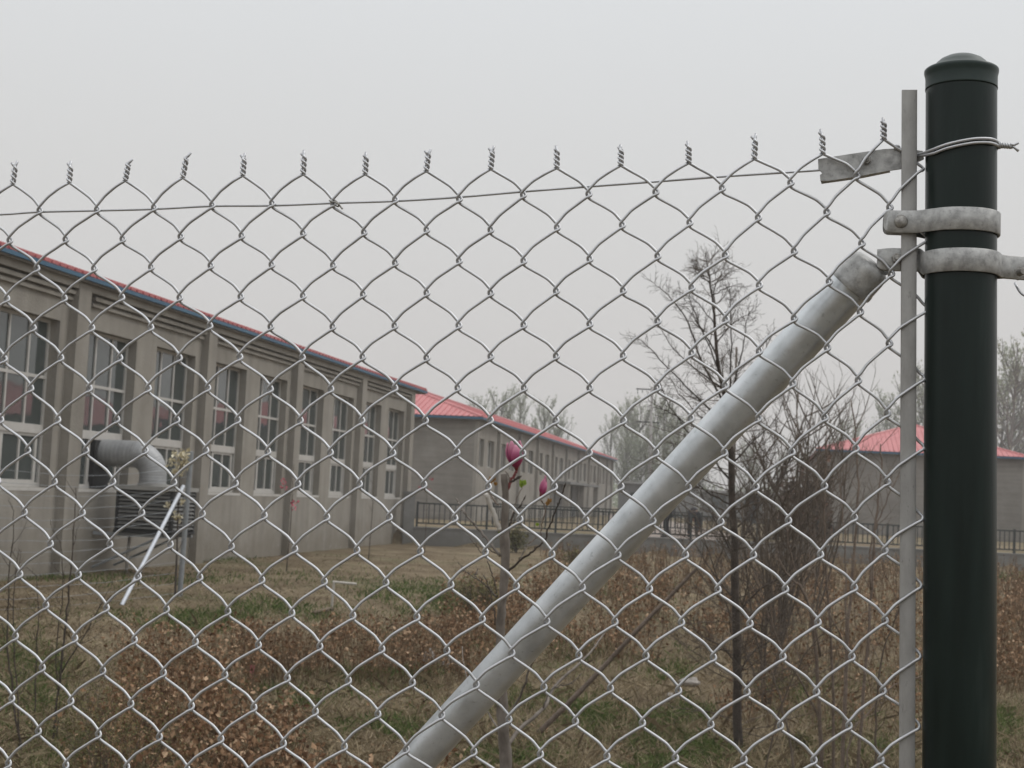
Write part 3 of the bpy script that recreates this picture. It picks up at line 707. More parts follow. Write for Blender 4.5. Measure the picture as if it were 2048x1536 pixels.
def roof_mesh(x0, x1, W, ov, ze, hip0, hip1, pitch=0.25, far=False, PT=PT):
    """ribbed sheet roof, eaves at height ze; returns (sheets)"""
    mb = MB(); H = W / 2; rz = ze + H * PT
    a0, a1 = (x0 + H if hip0 else x0), (x1 - H if hip1 else x1)
    y0, y1 = -ov, -ov + W; ym = -ov + H; t = 0.035
    for dz in (0, -t):
        mb.add([(x0, y0, ze + dz), (x1, y0, ze + dz), (a1, ym, rz + dz), (a0, ym, rz + dz), (x0, y1, ze + dz), (x1, y1, ze + dz)],
               [(0, 1, 2, 3), (5, 4, 3, 2)] + ([(4, 0, 3)] if hip0 else []) + ([(1, 5, 2)] if hip1 else []))
    mb.add([(x0, y0, ze), (x1, y0, ze), (x1, y0, ze - t), (x0, y0, ze - t)], [(0, 3, 2, 1)])
    def rib(p, q, w_=0.022, h_=0.034):
        p, q = np.array(p, float), np.array(q, float); T = q - p; s_ = np.cross(T, zz); s_ /= np.linalg.norm(s_); s_ *= w_; u_ = zz * h_
        vs = []
        for r_ in (p, q): vs += [r_ - s_ * 1.35, r_ + s_ * 1.35, r_ + s_ * .7 + u_, r_ - s_ * .7 + u_]
        mb.add(vs, [(0, 4, 7, 3), (3, 7, 6, 2), (2, 6, 5, 1), (0, 3, 2, 1), (4, 5, 6, 7)])
    for x in np.arange(x0 + 0.1, x1, pitch):
        run = H
        if hip0: run = min(run, x - x0)
        if hip1: run = min(run, x1 - x)
        if run < 0.15: continue
        rib((x, y0, ze), (x, y0 + run, ze + run * PT))
        if not far: rib((x, y1, ze), (x, y1 - run, ze + run * PT))
    for hp, xe, s_ in ((hip0, x0, 1), (hip1, x1, -1)):
        if hp:
            for y in np.arange(y0 + 0.12, y1, pitch):
                run = min(y - y0, y1 - y)
                if run > 0.15: rib((xe, y, ze), (xe + s_ * run, y, ze + run * PT))
            for yy in (y0, y1): rib((xe, yy, ze), (xe + s_ * H, ym, rz), 0.075, 0.05)
        else:
            for yy in (y0, y1):
                p, q = np.array([xe, yy, ze]), np.array([xe, ym, rz]); o_ = np.array([s_ * 0.10, 0, 0]); u_ = zz * 0.055; dn = zz * -0.10
                mb.add([p + dn - o_ * .1, q + dn - o_ * .1, q + u_ - o_ * .1, p + u_ - o_ * .1, p + dn + o_, q + dn + o_, q + u_ + o_, p + u_ + o_], [(0, 1, 2, 3), (3, 2, 6, 7), (4, 7, 6, 5), (0, 4, 5, 1), (0, 3, 7, 4), (1, 5, 6, 2)])
    rib((a0, ym, rz), (a1, ym, rz), 0.11, 0.05)
    if not far:                            # closed ends of the ribs hang over the gutter
        for x in np.arange(x0 + 0.225, x1, pitch): mb.box(x - .085, x + .085, y0 - .03, y0 - .004, ze - t, ze + .012)
    return mb
def window_pair(parent, variant=0):
    """window of a tall factory bay, origin at its lower front corner"""
    W_, H_ = 1.80, 2.60
    m_ = MB(); f = 0.055
    zt1, zt2 = 0.82, 0.96; zth = 1.70
    m_.box(0.0, W_, 0, .06, 0, .07); m_.box(0, W_, 0, .06, H_ - .05, H_)
    m_.box(0, f, .002, .058, .07, H_ - .05); m_.box(W_ - f, W_, .002, .058, .07, H_ - .05)
    m_.box(f, W_ - f, -.012, .05, zt1, zt2)
    m_.box(f, W_ - f, .004, .05, zth - .025, zth + .025)
    for a in (W_ / 3, 2 * W_ / 3):
        m_.box(a - .022, a + .022, .006, .048, zt2, zth - .025); m_.box(a - .022, a + .022, .006, .048, zth + .025, H_ - .05)
    a = W_ / 3 - .02 + variant * 0.12
    m_.box(a - .045, a + .045, .008, .045, .07, zt1); m_.box(a + .52, a + .56, .008, .045, .07, zt1); m_.box(W_ - f - .16, W_ - f - .09, .008, .045, .07, zt1)
    m_.box(a, W_ - f - .09, .010, .043, .07, .11); m_.box(a, W_ - f - .09, .010, .043, zt1 - .045, zt1)
    m_.box(-.03, W_ + .03, -.16, .0, -.055, -.004)
    o = m_.build('window', 'frame', parent, smooth=False)
    g = MB()
    g.add([(f, .035, .05), (W_ - f, .035, .05), (W_ - f, .035, zt1 + .02), (f, .035, zt1 + .02)], [(0, 1, 2, 3)])
    g.add([(f, .030, zt2 - .02), (W_ - f, .030, zt2 - .02), (W_ - f, .030, H_ - .03), (f, .030, H_ - .03)], [(0, 1, 2, 3)])
    g.build('window_pane', 'glass', o, smooth=False)
    return o
def small_window(parent):
    W_, H_ = 1.45, 1.2
    m_ = MB(); m_.box(0, W_, 0, .05, 0, .05); m_.box(0, W_, 0, .05, H_ - .05, H_); m_.box(0, .05, .002, .048, .05, H_ - .05); m_.box(W_ - .05, W_, .002, .048, .05, H_ - .05)
    m_.box(.48, .52, .006, .04, .05, H_ - .05); m_.box(.93, .97, .006, .04, .05, H_ - .05)
    o = m_.build('window', 'frame', parent, smooth=False)
    g = MB(); g.add([(.04, .03, .04), (W_ - .04, .03, .04), (W_ - .04, .03, H_ - .04), (.04, .03, H_ - .04)], [(0, 1, 2, 3)])
    g.build('window_pane', 'glass', o, smooth=False)
    return o
def dup_part(o, loc):
    c = o.copy(); COL.objects.link(c); c.location = loc
    for g in o.children:
        d = g.copy(); COL.objects.link(d); d.parent = c
    return c

# nearest hall, left
S0, S1, D1 = 4.4, 43.85, 10.95
org = dv * S0 - nv * D1
hall = empty('factory_building', org, RZ, label='nearest long grey factory hall with tall white framed windows and blue fascia', cat='building')
LN = S1 - S0; OV = 0.36; WW = 10.9
ops = []; pil = []
s = 4.80
while s < 43.5:
    pil.append(s - S0)
    if s < 40:
        for a in (0.74, 3.38): ops.append((s + a - S0, s + a + 1.80 - S0, 1.38, 3.98))
    s += 5.45 if s > 10 else 5.45
ops = [o for o in ops if o[1] < LN - 0.6]
OVM = 0.22
mb = MB(); facade(mb, 0, LN, -0.2, 4.72, ops, 0, 0.23)
mb.add([(LN, 0, -.2), (LN, 10.2, -.2), (LN, 10.2, 4.72), (LN, 0, 4.72), (LN, 5.1, 4.72 + 5.1 * .295)], [(0, 1, 2, 4, 3)])
mb.add([(0, 0, -.2), (0, 10.2, -.2), (0, 10.2, 4.72), (0, 0, 4.72), (0, 5.1, 4.72 + 5.1 * .295)], [(1, 0, 3, 4, 2)])
mb.add([(0, 10.2, -.2), (LN, 10.2, -.2), (LN, 10.2, 4.72), (0, 10.2, 4.72)], [(1, 0, 3, 2)])
mb.build('wall', 'wall', hall, smooth=False)
for p in pil:
    m_ = MB(); m_.box(p, p + 0.42, -0.15, 0.02, -.2, 4.64); m_.build('pilaster', 'pilaster', hall, smooth=False)
m_ = MB()
for i, p in enumerate(pil[:-1]):
    a, b_ = p + 0.42 + 0.28, pil[i + 1] - 0.003
    a = p + 0.425
    m_.box(a, b_, -.145, .01, 4.53, 4.64); m_.box(a + .25, b_, -.10, .01, 4.43, 4.49); m_.box(a + .25, b_, -.055, .01, 4.335, 4.39)
m_.build('cornice', 'wall', hall, smooth=False)
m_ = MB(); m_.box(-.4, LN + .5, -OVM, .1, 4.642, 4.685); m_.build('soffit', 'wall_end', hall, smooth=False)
mb = roof_mesh(-.5, LN + .62, WW, OVM, 4.785, False, False, PT=math.tan(R(16.0))); mb.build('roof', 'roof', hall, smooth=False)
m_ = MB(); m_.box(-.5, LN + .62, -OVM - .045, -OVM - .003, 4.675, 4.738); m_.box(-.5, LN + .62, -OVM - .003, -OVM + .10, 4.688, 4.71); m_.build('fascia', 'fascia', hall, smooth=False)
w0 = window_pair(hall); w0.location = (ops[0][0], 0.155, 1.38)
for k, o in enumerate(ops[1:]): dup_part(w0, (o[0], 0.155, 1.38))

# second hall beyond the low wall
def hall2(name, org, LN, z0, label, near_hip=True, windows=True, first=5.2, step=5.72, detail=True):
    h = empty(name, org, RZ, label=label, cat='building')
    mb = MB(); ops = []; pil = [0.0]; s = first
    while s < LN - 0.3: pil.append(s); s += step
    pil.append(LN - 0.4)
    if windows:
        for i, p in enumerate(pil[:-1]):
            g = pil[i + 1] - p
            if g < 3.5: continue
            for a in ((0.72, 3.1) if g < 5.3 else (0.95, 3.35)):
                ops.append((p + a, p + a + 1.45, 2.80, 4.0))
    facade(mb, 0, LN, z0 - .4, 4.80, ops, 0, 0.23)
    mb.build('wall', 'wall', h, smooth=False)
    mb = MB()
    mb.add([(0, 0, z0 - .4), (0, 10.2, z0 - .4), (0, 10.2, 4.8), (0, 0, 4.8), (LN, 0, z0 - .4), (LN, 10.2, z0 - .4), (LN, 10.2, 4.8), (LN, 0, 4.8)], [(1, 0, 3, 2), (4, 5, 6, 7), (5, 1, 2, 6)])
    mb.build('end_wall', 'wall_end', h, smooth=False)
    if detail:
        for p in pil:
            m_ = MB(); m_.box(p + .003, p + 0.40, -0.15, 0.02, z0 - .4, 4.70); m_.build('pilaster', 'pilaster', h, smooth=False)
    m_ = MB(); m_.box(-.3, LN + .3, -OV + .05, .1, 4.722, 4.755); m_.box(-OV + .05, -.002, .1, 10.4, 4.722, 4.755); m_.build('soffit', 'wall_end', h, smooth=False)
    roof_mesh(-OV, LN + OV, WW, OV, 4.865, near_hip, True, far=True).build('roof', 'roof', h, smooth=False)
    m_ = MB(); m_.box(-OV, LN + OV, -OV - .04, -OV - .003, 4.75, 4.838); m_.box(-OV - .04, -OV - .003, -OV - .04, WW - OV, 4.75, 4.838); m_.build('fascia', 'fascia', h, smooth=False)
    if windows:
        w1 = small_window(h); w1.location = (ops[0][0], .15, 2.80)
        for o in ops[1:]: dup_part(w1, (o[0], .15, 2.80))
    return h
D2 = 12.35; S2 = 60.3
h2 = hall2('factory_building', dv * S2 - nv * D2, 55.0, 0.44, 'middle grey factory hall behind the railing, red hipped roof and short high windows')
m_ = MB(); m_.box(22.5, 37.5, -1.15, .02, 2.42, 2.56); m_.build('canopy', 'concrete', h2, smooth=False)
for a in (22.7, 29.7, 37.0):
    m_ = MB(); m_.box(a, a + .3, -1.05, -.75, .3, 2.418); m_.build('canopy_post', 'pilaster', h2, smooth=False)
for a in (24.2, 31.5):
    m_ = MB(); m_.box(a, a + 2.6, -.03, .0, .45, 2.3); m_.box(a - .1, a, -.06, .0, .45, 2.4); m_.box(a + 2.6, a + 2.7, -.06, .0, .45, 2.4); m_.build('door', 'concrete', h2, smooth=False)

# third hall, right: its hipped end faces the camera
c3 = at_depth(1633, 899, 77.0)
h3 = empty('factory_building', (0, 0, 0))
bpy.data.objects.remove(h3)
o3 = np.array([c3[0], c3[1], 0]) + dv * OV + nv * (WW - OV)          # far corner seen from its own facade side
h3 = hall2('factory_building', o3, 48.0, 0.44, 'grey factory hall half hidden by the green post, its red hipped end facing the camera', windows=True)
# parallel row further right (outside the frame, seen mirrored in the window panes)
h4 = hall2('factory_building', dv * 50 + nv * (17.2 + 10.2), 110.0, 0.0, 'long grey factory hall with red roof parallel to the others on the far right', near_hip=True, windows=False, detail=False)

# low grey sheds closing the yard
def shed(x0, y0, w_, d_, h_, lab, mat='concrete', roofm='polec'):
    e = empty('low_shed', (x0, y0, .44), RZ - math.pi / 2, label=lab, cat='shed')
    m_ = MB(); facade(m_, 0, w_, -.3, h_, [(w_ * .15, w_ * .15 + 1.1, .9, 1.9), (w_ * .6, w_ * .6 + 1.0, 0, 2.0)], 0, .2)
    m_.add([(0, 0, -.3), (0, d_, -.3), (0, d_, h_), (0, 0, h_), (w_, 0, -.3), (w_, d_, -.3), (w_, d_, h_), (w_, 0, h_)], [(1, 0, 3, 2), (4, 5, 6, 7), (5, 1, 2, 6)])
    m_.build('wall', mat, e, smooth=False)
    m_ = MB(); m_.box(-.3, w_ + .3, -.4, d_ + .3, h_, h_ + .16); m_.build('roof', roofm, e, smooth=False)
    m_ = MB(); m_.box(w_ * .15 + .02, w_ * .15 + 1.08, .12, .16, .92, 1.88); m_.build('window_pane', 'glass', e, smooth=False)
    m_ = MB(); m_.box(w_ * .6 + .02, w_ * .6 + .98, .1, .15, 0, 1.98); m_.build('door', 'dark', e, smooth=False)
p = at_depth(1236, 1000, 118); shed(p[0], p[1], 6.2, 5, 2.6, 'long low grey shed at the far end of the yard, left of the larch trunk')
p = at_depth(1400, 1000, 105); shed(p[0], p[1], 5.4, 4, 2.1, 'low grey shed at the far end of the yard behind the bent figures')

# ------------------------------------------------------------------ low wall, pillar and railings
def wall_run(x0, x1): return [np.array([x0, wall_y(x0), 0]), np.array([x1, wall_y(x1), 0])]
XL = WX0 + .30; XR = 19.0
lw = empty('low_wall', (XL, wall_y(XL), 0), math.atan(0.135), label='low grey concrete retaining wall crossing the yard under the black railing', cat='wall')
LW = (XR - XL) / math.cos(math.atan(0.135))
m_ = MB(); m_.box(0, LW, 0, .24, -.2, .50); m_.build('wall', 'concrete', lw, smooth=False)
m_ = MB(); m_.box(-.01, LW, -.03, .27, .50, .545); m_.build('coping', 'concrete', lw, smooth=False)
m_ = MB(); m_.box(-.34, -.012, -.04, .30, -.2, 1.52); m_.box(-.37, .0, -.07, .33, 1.52, 1.58); m_.build('pillar', 'concrete', lw, smooth=False)
def railing(p0, ang, n_sec, zb, zt, label, sec=2.1, bars=13):
    e = empty('metal_railing', p0, ang, label=label, cat='railing')
    m_ = MB(); m_.box(.04, sec, -.022, .022, zt - .045, zt); m_.box(.04, sec, -.018, .018, zb - .008, zb + .035)
    for k in range(1, bars):
        x = .04 + (sec - .04) * k / bars; m_.box(x - .0135, x + .0135, -.012, .012, zb + .035, zt - .04)
    a = m_.build('railing_panel', 'rail', e, smooth=False)
    m_ = MB(); m_.box(-.02, .04, -.03, .03, zb - .16, zt + .03); b_ = m_.build('railing_post', 'rail', e, smooth=False)
    for k in range(1, n_sec):
        for o in (a, b_):
            c = o.copy(); COL.objects.link(c); c.location = (k * sec, 0, 0)
    c = b_.copy(); COL.objects.link(c); c.location = (n_sec * sec, 0, 0)
    return e
railing((XL + .05, wall_y(XL) + .13, 0), math.atan(0.135), 10, 0.64, 1.27, 'front black bar railing standing on the low grey wall')
q0, q1 = on_z(984, 1057, 0.5), on_z(1250, 1063, 0.5)
q0 = at_depth(984, 1047, 56.5); q1 = at_depth(1330, 1055, 57.5)
railing((q0[0], q0[1], 0), math.atan2(q1[1] - q0[1], q1[0] - q0[0]), 4, 0.62, 1.27, 'second black bar railing in front of the middle factory hall', sec=2.1, bars=15)

# ------------------------------------------------------------------ air cooler with its duct, under the third window
cs, co = 22.4, 10.54
ce = empty('air_cooler', dv * cs - nv * co, RZ - math.pi / 2 - 0, label='boxy louvred air cooler under a grey elbow duct leading into a hall window', cat='air cooler')
# local x = outwards from the wall, local y = along the wall away from the camera
CW, CD, zc0, zc1 = 1.0, 0.95, 0.74, 1.40
m_ = MB(); m_.box(0.04, CW - .04, .04, CD - .04, zc0, zc1); m_.box(0, .06, 0, .06, zc0, zc1); m_.box(CW - .06, CW, 0, .06, zc0, zc1); m_.box(0, .06, CD - .06, CD, zc0, zc1); m_.box(CW - .06, CW, CD - .06, CD, zc0, zc1)
m_.box(-.01, CW + .01, -.01, CD + .01, zc0 - .05, zc0 - .002); m_.build('housing', 'dark', ce, smooth=False)
m_ = MB(); m_.box(-.03, CW + .03, -.03, CD + .03, zc1 + .002, zc1 + .07); m_.build('lid', 'cooler', ce, smooth=False)
for side in (0, 1):
    m_ = MB()
    for k in range(10):
        z = zc0 + .03 + k * .064
        if side == 0: m_.add([(.06, -.012, z), (CW - .06, -.012, z), (CW - .06, .03, z + .035), (.06, .03, z + .035), (.06, -.012, z + .01), (CW - .06, -.012, z + .01), (CW - .06, .03, z + .045), (.06, .03, z + .045)], [(0, 1, 2, 3), (7, 6, 5, 4), (0, 4, 5, 1)])
        else: m_.add([(CW + .012, .06, z), (CW + .012, CD - .06, z), (CW - .03, CD - .06, z + .035), (CW - .03, .06, z + .035), (CW + .012, .06, z + .01), (CW + .012, CD - .06, z + .01), (CW - .03, CD - .06, z + .045), (CW - .03, .06, z + .045)], [(0, 1, 2, 3), (7, 6, 5, 4), (0, 4, 5, 1)])
    m_.build('louvre_panel', 'louver', ce, smooth=False)
for b_ in (.05, CD - .1):
    m_ = MB(); m_.box(-.385, CW, b_, b_ + .05, zc0 - .105, zc0 - .055)
    m_.tube([(-.37, b_ + .025, .10), (CW * .8, b_ + .025, zc0 - .08)], .022, 6)
    m_.build('bracket', 'graypole', ce, smooth=False)
# corrugated elbow: out of the window, bending down to the lid
Rd = 0.225; bx = .42; by = .45; zh = 1.99; Rb = 0.34
path = [np.array([-.50 + t_, by, zh]) for t_ in np.linspace(0, .50 + bx - Rb, 14)]
path += [np.array([bx - Rb + Rb * math.sin(a), by, zh - Rb + Rb * math.cos(a)]) for a in np.linspace(0.06, math.pi / 2, 26)]
path += [np.array([bx, by, zh - Rb - t_]) for t_ in np.linspace(0.02, zh - Rb - zc1 - .06, 6)]
pp = catmull(path, 2)
mb = MB(); mb.tube(pp, [Rd * (1 + .014 * math.sin(k * 1.9) + .006 * math.sin(k * .7)) for k in range(len(pp))], 30)
mb.build('duct', 'duct', ce)
m_ = MB(); m_.tube([(bx, by, zc1 + .05), (bx, by, zc1 + .12)], Rd * 1.08, 30); m_.build('duct_collar', 'cooler', ce, auto=40)
m_ = MB(); m_.box(-.60, -.50, by - .30, by + .27, zh - .61, zh + .20); m_.build('dark_opening', 'dark', ce, smooth=False)  # near-black box fills the open window light, its inner darkness painted in
# short stake at the wall foot
p = on_z(252, 1147)
m_ = MB(); m_.tube([p, p + np.array([0.02, 0, .66])], .028, 8); tag(m_.build('wooden_stake', 'whitepipe', None, p), 'short pale stake stuck in the ground below the air cooler', 'stake')

# ------------------------------------------------------------------ old line fence: grey post, white brace, sagging wires
pb0 = on_z(359, 1194); pt0 = at_depth(382, 903, float((pb0 - CAM) @ fwd))
e = empty('wire_fence', pb0, label='old fence of sagging thin wires with a grey post and pale slanting brace', cat='fence')
m_ = MB(); m_.tube([pb0, pt0], .036, 14); m_.build('fence_post', 'graypole', e, pb0, auto=40)
bb0 = on_z(243, 1211); bt0 = at_depth(367, 972, float((pb0 - CAM) @ fwd) - .08)
m_ = MB(); m_.tube([bb0, bt0], .026, 12); m_.build('brace_pipe', 'whitepole', e, pb0, auto=40)
far0 = on_z(-260, 1240)
m_ = MB(); m_.tube([far0, far0 + np.array([0.02, 0, 2.0])], .036, 12); m_.build('fence_post', 'graypole', e, pb0, auto=40)
for k in range(13):
    z = 0.06 + k * 0.145; sag = 0.05 + 0.012 * k + rng.uniform(0, .03)
    P = []
    for t_ in np.linspace(0, 1, 18):
        q = pb0 + (pt0 - pb0) * z / 2.0; g = far0 + zz * z
        r_ = q + (g - q) * t_; P.append(r_ - zz * (sag * 4 * t_ * (1 - t_)) + zz * rng.normal(0, .004))
    m_ = MB(); m_.tube(P, .0022, 4); m_.build('line_wire', 'graypole', e, pb0)

# ------------------------------------------------------------------ utility poles
p = at_depth(1297, 1046, 100); p[2] = .44
e = empty('utility_pole', p, label='concrete utility pole with crossarm rising behind the pale spring trees', cat='utility pole')
tp = at_depth(1304, 774, 100)
m_ = MB(); m_.tube([p, tp], [.13, .085], 12); m_.build('pole', 'polec', e, p)
for zq, wq in ((tp[2] - .12, 0.93), (tp[2] - 2.4, .8)):
    m_ = MB(); m_.box(-wq, wq, -.05, .05, zq - p[2] - .04, zq - p[2] + .04); m_.box(-wq * .9, -wq * .85, -.03, .03, zq - p[2] - .36, zq - p[2] - .04); m_.box(-wq * .55, -wq * .5, -.03, .03, zq - p[2] - .26, zq - p[2] - .04); m_.box(wq * .85, wq * .9, -.03, .03, zq - p[2] - .3, zq - p[2] - .04); o = m_.build('crossarm', 'rail', e, smooth=False); o.location = (tp[0] - p[0] - .1, 0, 0)
p = at_depth(1466, 1060, 60); p[2] = .44
tp = at_depth(1473, 694, 60)
m_ = MB(); m_.tube([p, tp], [.06, .045], 10); tag(m_.build('utility_pole', 'twig', None, p), 'slim dark bare pole standing just right of the larch top', 'pole')

# ------------------------------------------------------------------ odds and ends on the lawn
b0 = on_z(663, 1218); dp = float((b0 - CAM) @ fwd)
top_, arm = at_depth(668, 1164, dp), at_depth(713, 1168, dp)
e = empty('bent_pipe', b0, label='thin pale pipe standing in the lawn with its top bent over to the right', cat='pipe')
m_ = MB(); m_.tube([b0, top_], .017, 10); m_.build('upright', 'whitepipe', e, b0, auto=40)
m_ = MB(); m_.tube([top_ + (arm - top_) * -.06, arm], .016, 10); m_.build('arm', 'whitepipe', e, b0, auto=40)
a, b_ = on_z(627, 1230), on_z(664, 1221)
m_ = MB(); m_.tube([a + zz * .03, b_ + zz * .03], .024, 8); tag(m_.build('wooden_stick', 'wood', None, a), 'weathered stick lying beside the foot of the bent pipe', 'stick')
def rock(x, y, w_, h_, lab):
    p = on_z(x, y); dp = float((p - CAM) @ fwd); W_, H_ = w_ / F * dp / 2, h_ / F * dp
    mb = MB(); n1, n2 = 14, 9; vs = []
    sd = rng.uniform(0, 50)
    for i in range(n2 + 1):
        th = math.pi * i / n2
        for j in range(n1):
            ph = 2 * math.pi * j / n1; d_ = np.array([math.sin(th) * math.cos(ph), math.sin(th) * math.sin(ph), math.cos(th)])
            k = 1 + .3 * mn.noise(Vector(d_ * 1.3 + sd)) + .12 * mn.noise(Vector(d_ * 3.5 + sd))
            vs.append(p + np.array([d_[0] * W_, d_[1] * W_ * .8, (d_[2] * .5 + .42) * H_]) * k)
    mb.add(vs, [(i * n1 + j, i * n1 + (j + 1) % n1, (i + 1) * n1 + (j + 1) % n1, (i + 1) * n1 + j) for i in range(n2) for j in range(n1)])
    tag(mb.build('rock', 'rock', None, p, auto=30), lab, 'rock', 'pale rocks in the dry weeds')
rock(860, 1334, 34, 34, 'largest pale rock, left of the diagonal pipe in the dry weeds')
rock(905, 1336, 44, 20, 'low pale rock touching the diagonal pipe, right of the largest rock')
rock(1378, 1374, 40, 20, 'flat pale rock on the dry grass left of the larch trunk')
rock(1343, 1396, 22, 10, 'smallest pale rock, just left of and in front of the flat one')
p = on_z(503, 1362); dp = float((p - CAM) @ fwd)
m_ = MB(); vs = []
for i in range(7):
    for j in range(4): vs.append(p + np.array([(j - 1.5) * .012 + .004 * math.sin(i * 2.1 + j), .01 * math.cos(i + j * 1.7), .01 + i * .02]))
m_.add(vs, [(i * 4 + j, i * 4 + j + 1, (i + 1) * 4 + j + 1, (i + 1) * 4 + j) for i in range(6) for j in range(3)])
tag(m_.build('plastic_scrap', 'pinkscrap', None, p), 'small faded pink scrap caught upright in the dry weeds', 'scrap')

# ------------------------------------------------------------------ plant builders
def unit(v): v = np.array(v, float); return v / max(np.linalg.norm(v), 1e-9)
def rvec(): return unit(rng.normal(0, 1, 3))
def grow(mb, p, d, ln, r0, seg=6, wig=0.12, up=0.08, r1=None, n=4):
    """one wandering shoot; returns its points"""
    P = [np.array(p, float)]; d = unit(d)
    for k in range(seg):
        d = unit(d + rng.normal(0, wig, 3) + zz * up); P.append(P[-1] + d * ln / seg)
    mb.tube(P, [r0, (r0 if r1 is None else r0 * .5 + r1 * .5), r0 * .25 if r1 is None else r1], n, cap=False)
    return P
def shoot(mb, p, d, ln, r0, level, kids=6, spread=0.75, wig=0.12, up=0.08, ratio=0.5, n=4, tips=None, start=0.2, minr=0.0011):
    P = grow(mb, p, d, ln, r0, 5 if level > 0 else 3, wig, up, n=n if level > 0 else 3)
    if tips is not None: tips.append((P[-1], unit(P[-1] - P[-2])))
    if level <= 0: return
    for k in range(kids):
        t_ = start + (1 - start) * (k + rng.uniform(0, 1)) / kids; i = min(int(t_ * (len(P) - 1)), len(P) - 2); f = t_ * (len(P) - 1) - i
        q = P[i] + (P[i + 1] - P[i]) * f; ax = unit(P[i + 1] - P[i]); s_ = unit(np.cross(ax, rvec()))
        shoot(mb, q, unit(ax * (1 - spread * .55) + s_ * spread), ln * ratio * (1.15 - .6 * t_) * rng.uniform(.7, 1.2), max(r0 * .5, minr), level - 1, max(2, int(kids * .7)), spread, wig, up, ratio, n, tips, start, minr)
def leaf(mb, p, s_, asp=1.7, curl=0.3, d=None):
    d = unit(d if d is not None else rvec()); sd_ = unit(np.cross(d, rvec())); nn = np.cross(d, sd_); a = s_ * .5 / asp * 1.2
    m_ = p + d * s_ * .5 + nn * s_ * curl * .4
    mb.add([p, m_ + sd_ * a, p + d * s_ - nn * s_ * curl * .2, m_ - sd_ * a], [(0, 1, 2), (0, 2, 3)])
def flakes(mb, C_, s_, asp=1.6, dirs=None):
    """many leaf-sized faces at once"""
    C_ = np.array(C_); N = len(C_)
    if N == 0: return
    d = rng.normal(0, 1, (N, 3)) if dirs is None else dirs + rng.normal(0, .35, (N, 3))
    d /= np.linalg.norm(d, axis=1)[:, None]
    e = rng.normal(0, 1, (N, 3)); sd_ = np.cross(d, e); sd_ /= np.maximum(np.linalg.norm(sd_, axis=1), 1e-6)[:, None]; nn = np.cross(d, sd_)
    S = (s_ * rng.uniform(.45, 1.45, N))[:, None]
    m_ = C_ + d * S * .5 + nn * S * .12
    V = np.stack([C_, m_ + sd_ * S / asp / 2, C_ + d * S, m_ - sd_ * S / asp / 2], 1).reshape(-1, 3)
    o = len(mb.v); mb.v.extend(map(tuple, V.tolist())); mb.f.extend([(o + 4 * k, o + 4 * k + 1, o + 4 * k + 2, o + 4 * k + 3) for k in range(N)])
def stems_px(mb, pts, dep, r0, r1, n=7, base_on=None, sub=4, jit=0.002):
    if callable(dep): P = [at_depth(x, y, dep(k)) for k, (x, y) in enumerate(pts)]
    else: P = [at_depth(x, y, dep) for x, y in pts]
    P = catmull(P, sub); P[1:-1] += rng.normal(0, jit, P[1:-1].shape)
    mb.tube(P, np.linspace(r0, r1, len(P)), n); return P
def along(P, t_):
    i = min(int(t_ * (len(P) - 1)), len(P) - 2); f = t_ * (len(P) - 1) - i
    return P[i] + (P[i + 1] - P[i]) * f, unit(P[i + 1] - P[i])
def gz(p): p = np.array(p, float); p[2] = gh(p[0], p[1]); return p

# ------------------------------------------------------------------ magnolia right behind the mesh
mdep = 3.55
mbase = at_depth(1012, 1536, mdep); mb0 = gz([mbase[0] + .015, mbase[1] + .02, 0])
mg = empty('magnolia_tree', mb0, label='young magnolia with two deep pink flower buds, thick pruned stem and bare branches', cat='tree')
MB_ = MB()
tr = [(1012, 1536), (1007, 1470), (1003, 1380), (1001, 1290), (1003, 1225), (1008, 1170), (1010, 1110), (1009, 1060), (1011, 1000), (1008, 948)]
P0 = [mb0 + (mbase - mb0) * k / 6 for k in range(6)]
P = catmull(P0 + [at_depth(x, y, mdep) for x, y in tr], 4); P[1:-2] += rng.normal(0, .0007, P[1:-2].shape)
rr = np.interp(np.linspace(0, 1, len(P)), [0, .45, .58, .70, .78, .84, .88, 1], [.021, .0150, .0125, .0100, .0112, .0125, .0096, .0082]); rr *= 1 + .05 * np.sin(np.arange(len(P)) * 1.3)
MB_.tube(P, rr, 14)
MB_.build('trunk', 'bark_mag', mg, mb0)
def mbranch(pts, r0, r1, dz=0.0, mat='bark_mag', buds=True, name='branch'):
    m_ = MB(); k = len(pts) - 1
    Q = stems_px(m_, pts, lambda i: mdep + dz * i / k, r0, r1, 7, sub=4, jit=.0012)
    for j in range(1, len(pts) - 1):
        if buds and rng.random() < .75:
            q, ax = along(Q, j / k); s_ = unit(np.cross(ax, rvec())); L_ = rng.uniform(.006, .02)
            m_.tube([q, q + unit(ax + s_ * .8) * L_ * .6, q + unit(ax * 1.3 + s_ * .5) * L_], [r1 * .9, r1, .0004], 5)
    if buds: m_.tube([Q[-1], Q[-1] + unit(Q[-1] - Q[-3]) * .007, Q[-1] + unit(Q[-1] - Q[-3]) * .016], [r1, r1 * 1.5, .0005], 6)
    m_.build(name, mat, mg, mb0); return Q
mbranch([(1001, 1112), (985, 1092), (971, 1075), (950, 1052), (934, 1032), (925, 1021), (917, 1004)], .0034, .0017, .12)
mbranch([(1016, 1142), (1038, 1123), (1054, 1111), (1070, 1099), (1090, 1079), (1098, 1055), (1107, 1034), (1115, 1013), (1122, 997), (1128, 976)], .0030, .0013, -.15, 'bark_dark')
mbranch([(1038, 1123), (1046, 1108), (1053, 1095), (1061, 1086), (1069, 1075)], .0018, .0009, .05)
mbranch([(1012, 1080), (1017, 1062), (1020, 1049), (1027, 1027), (1036, 1018), (1047, 1001)], .0042, .0014, .05, 'bark_dark')
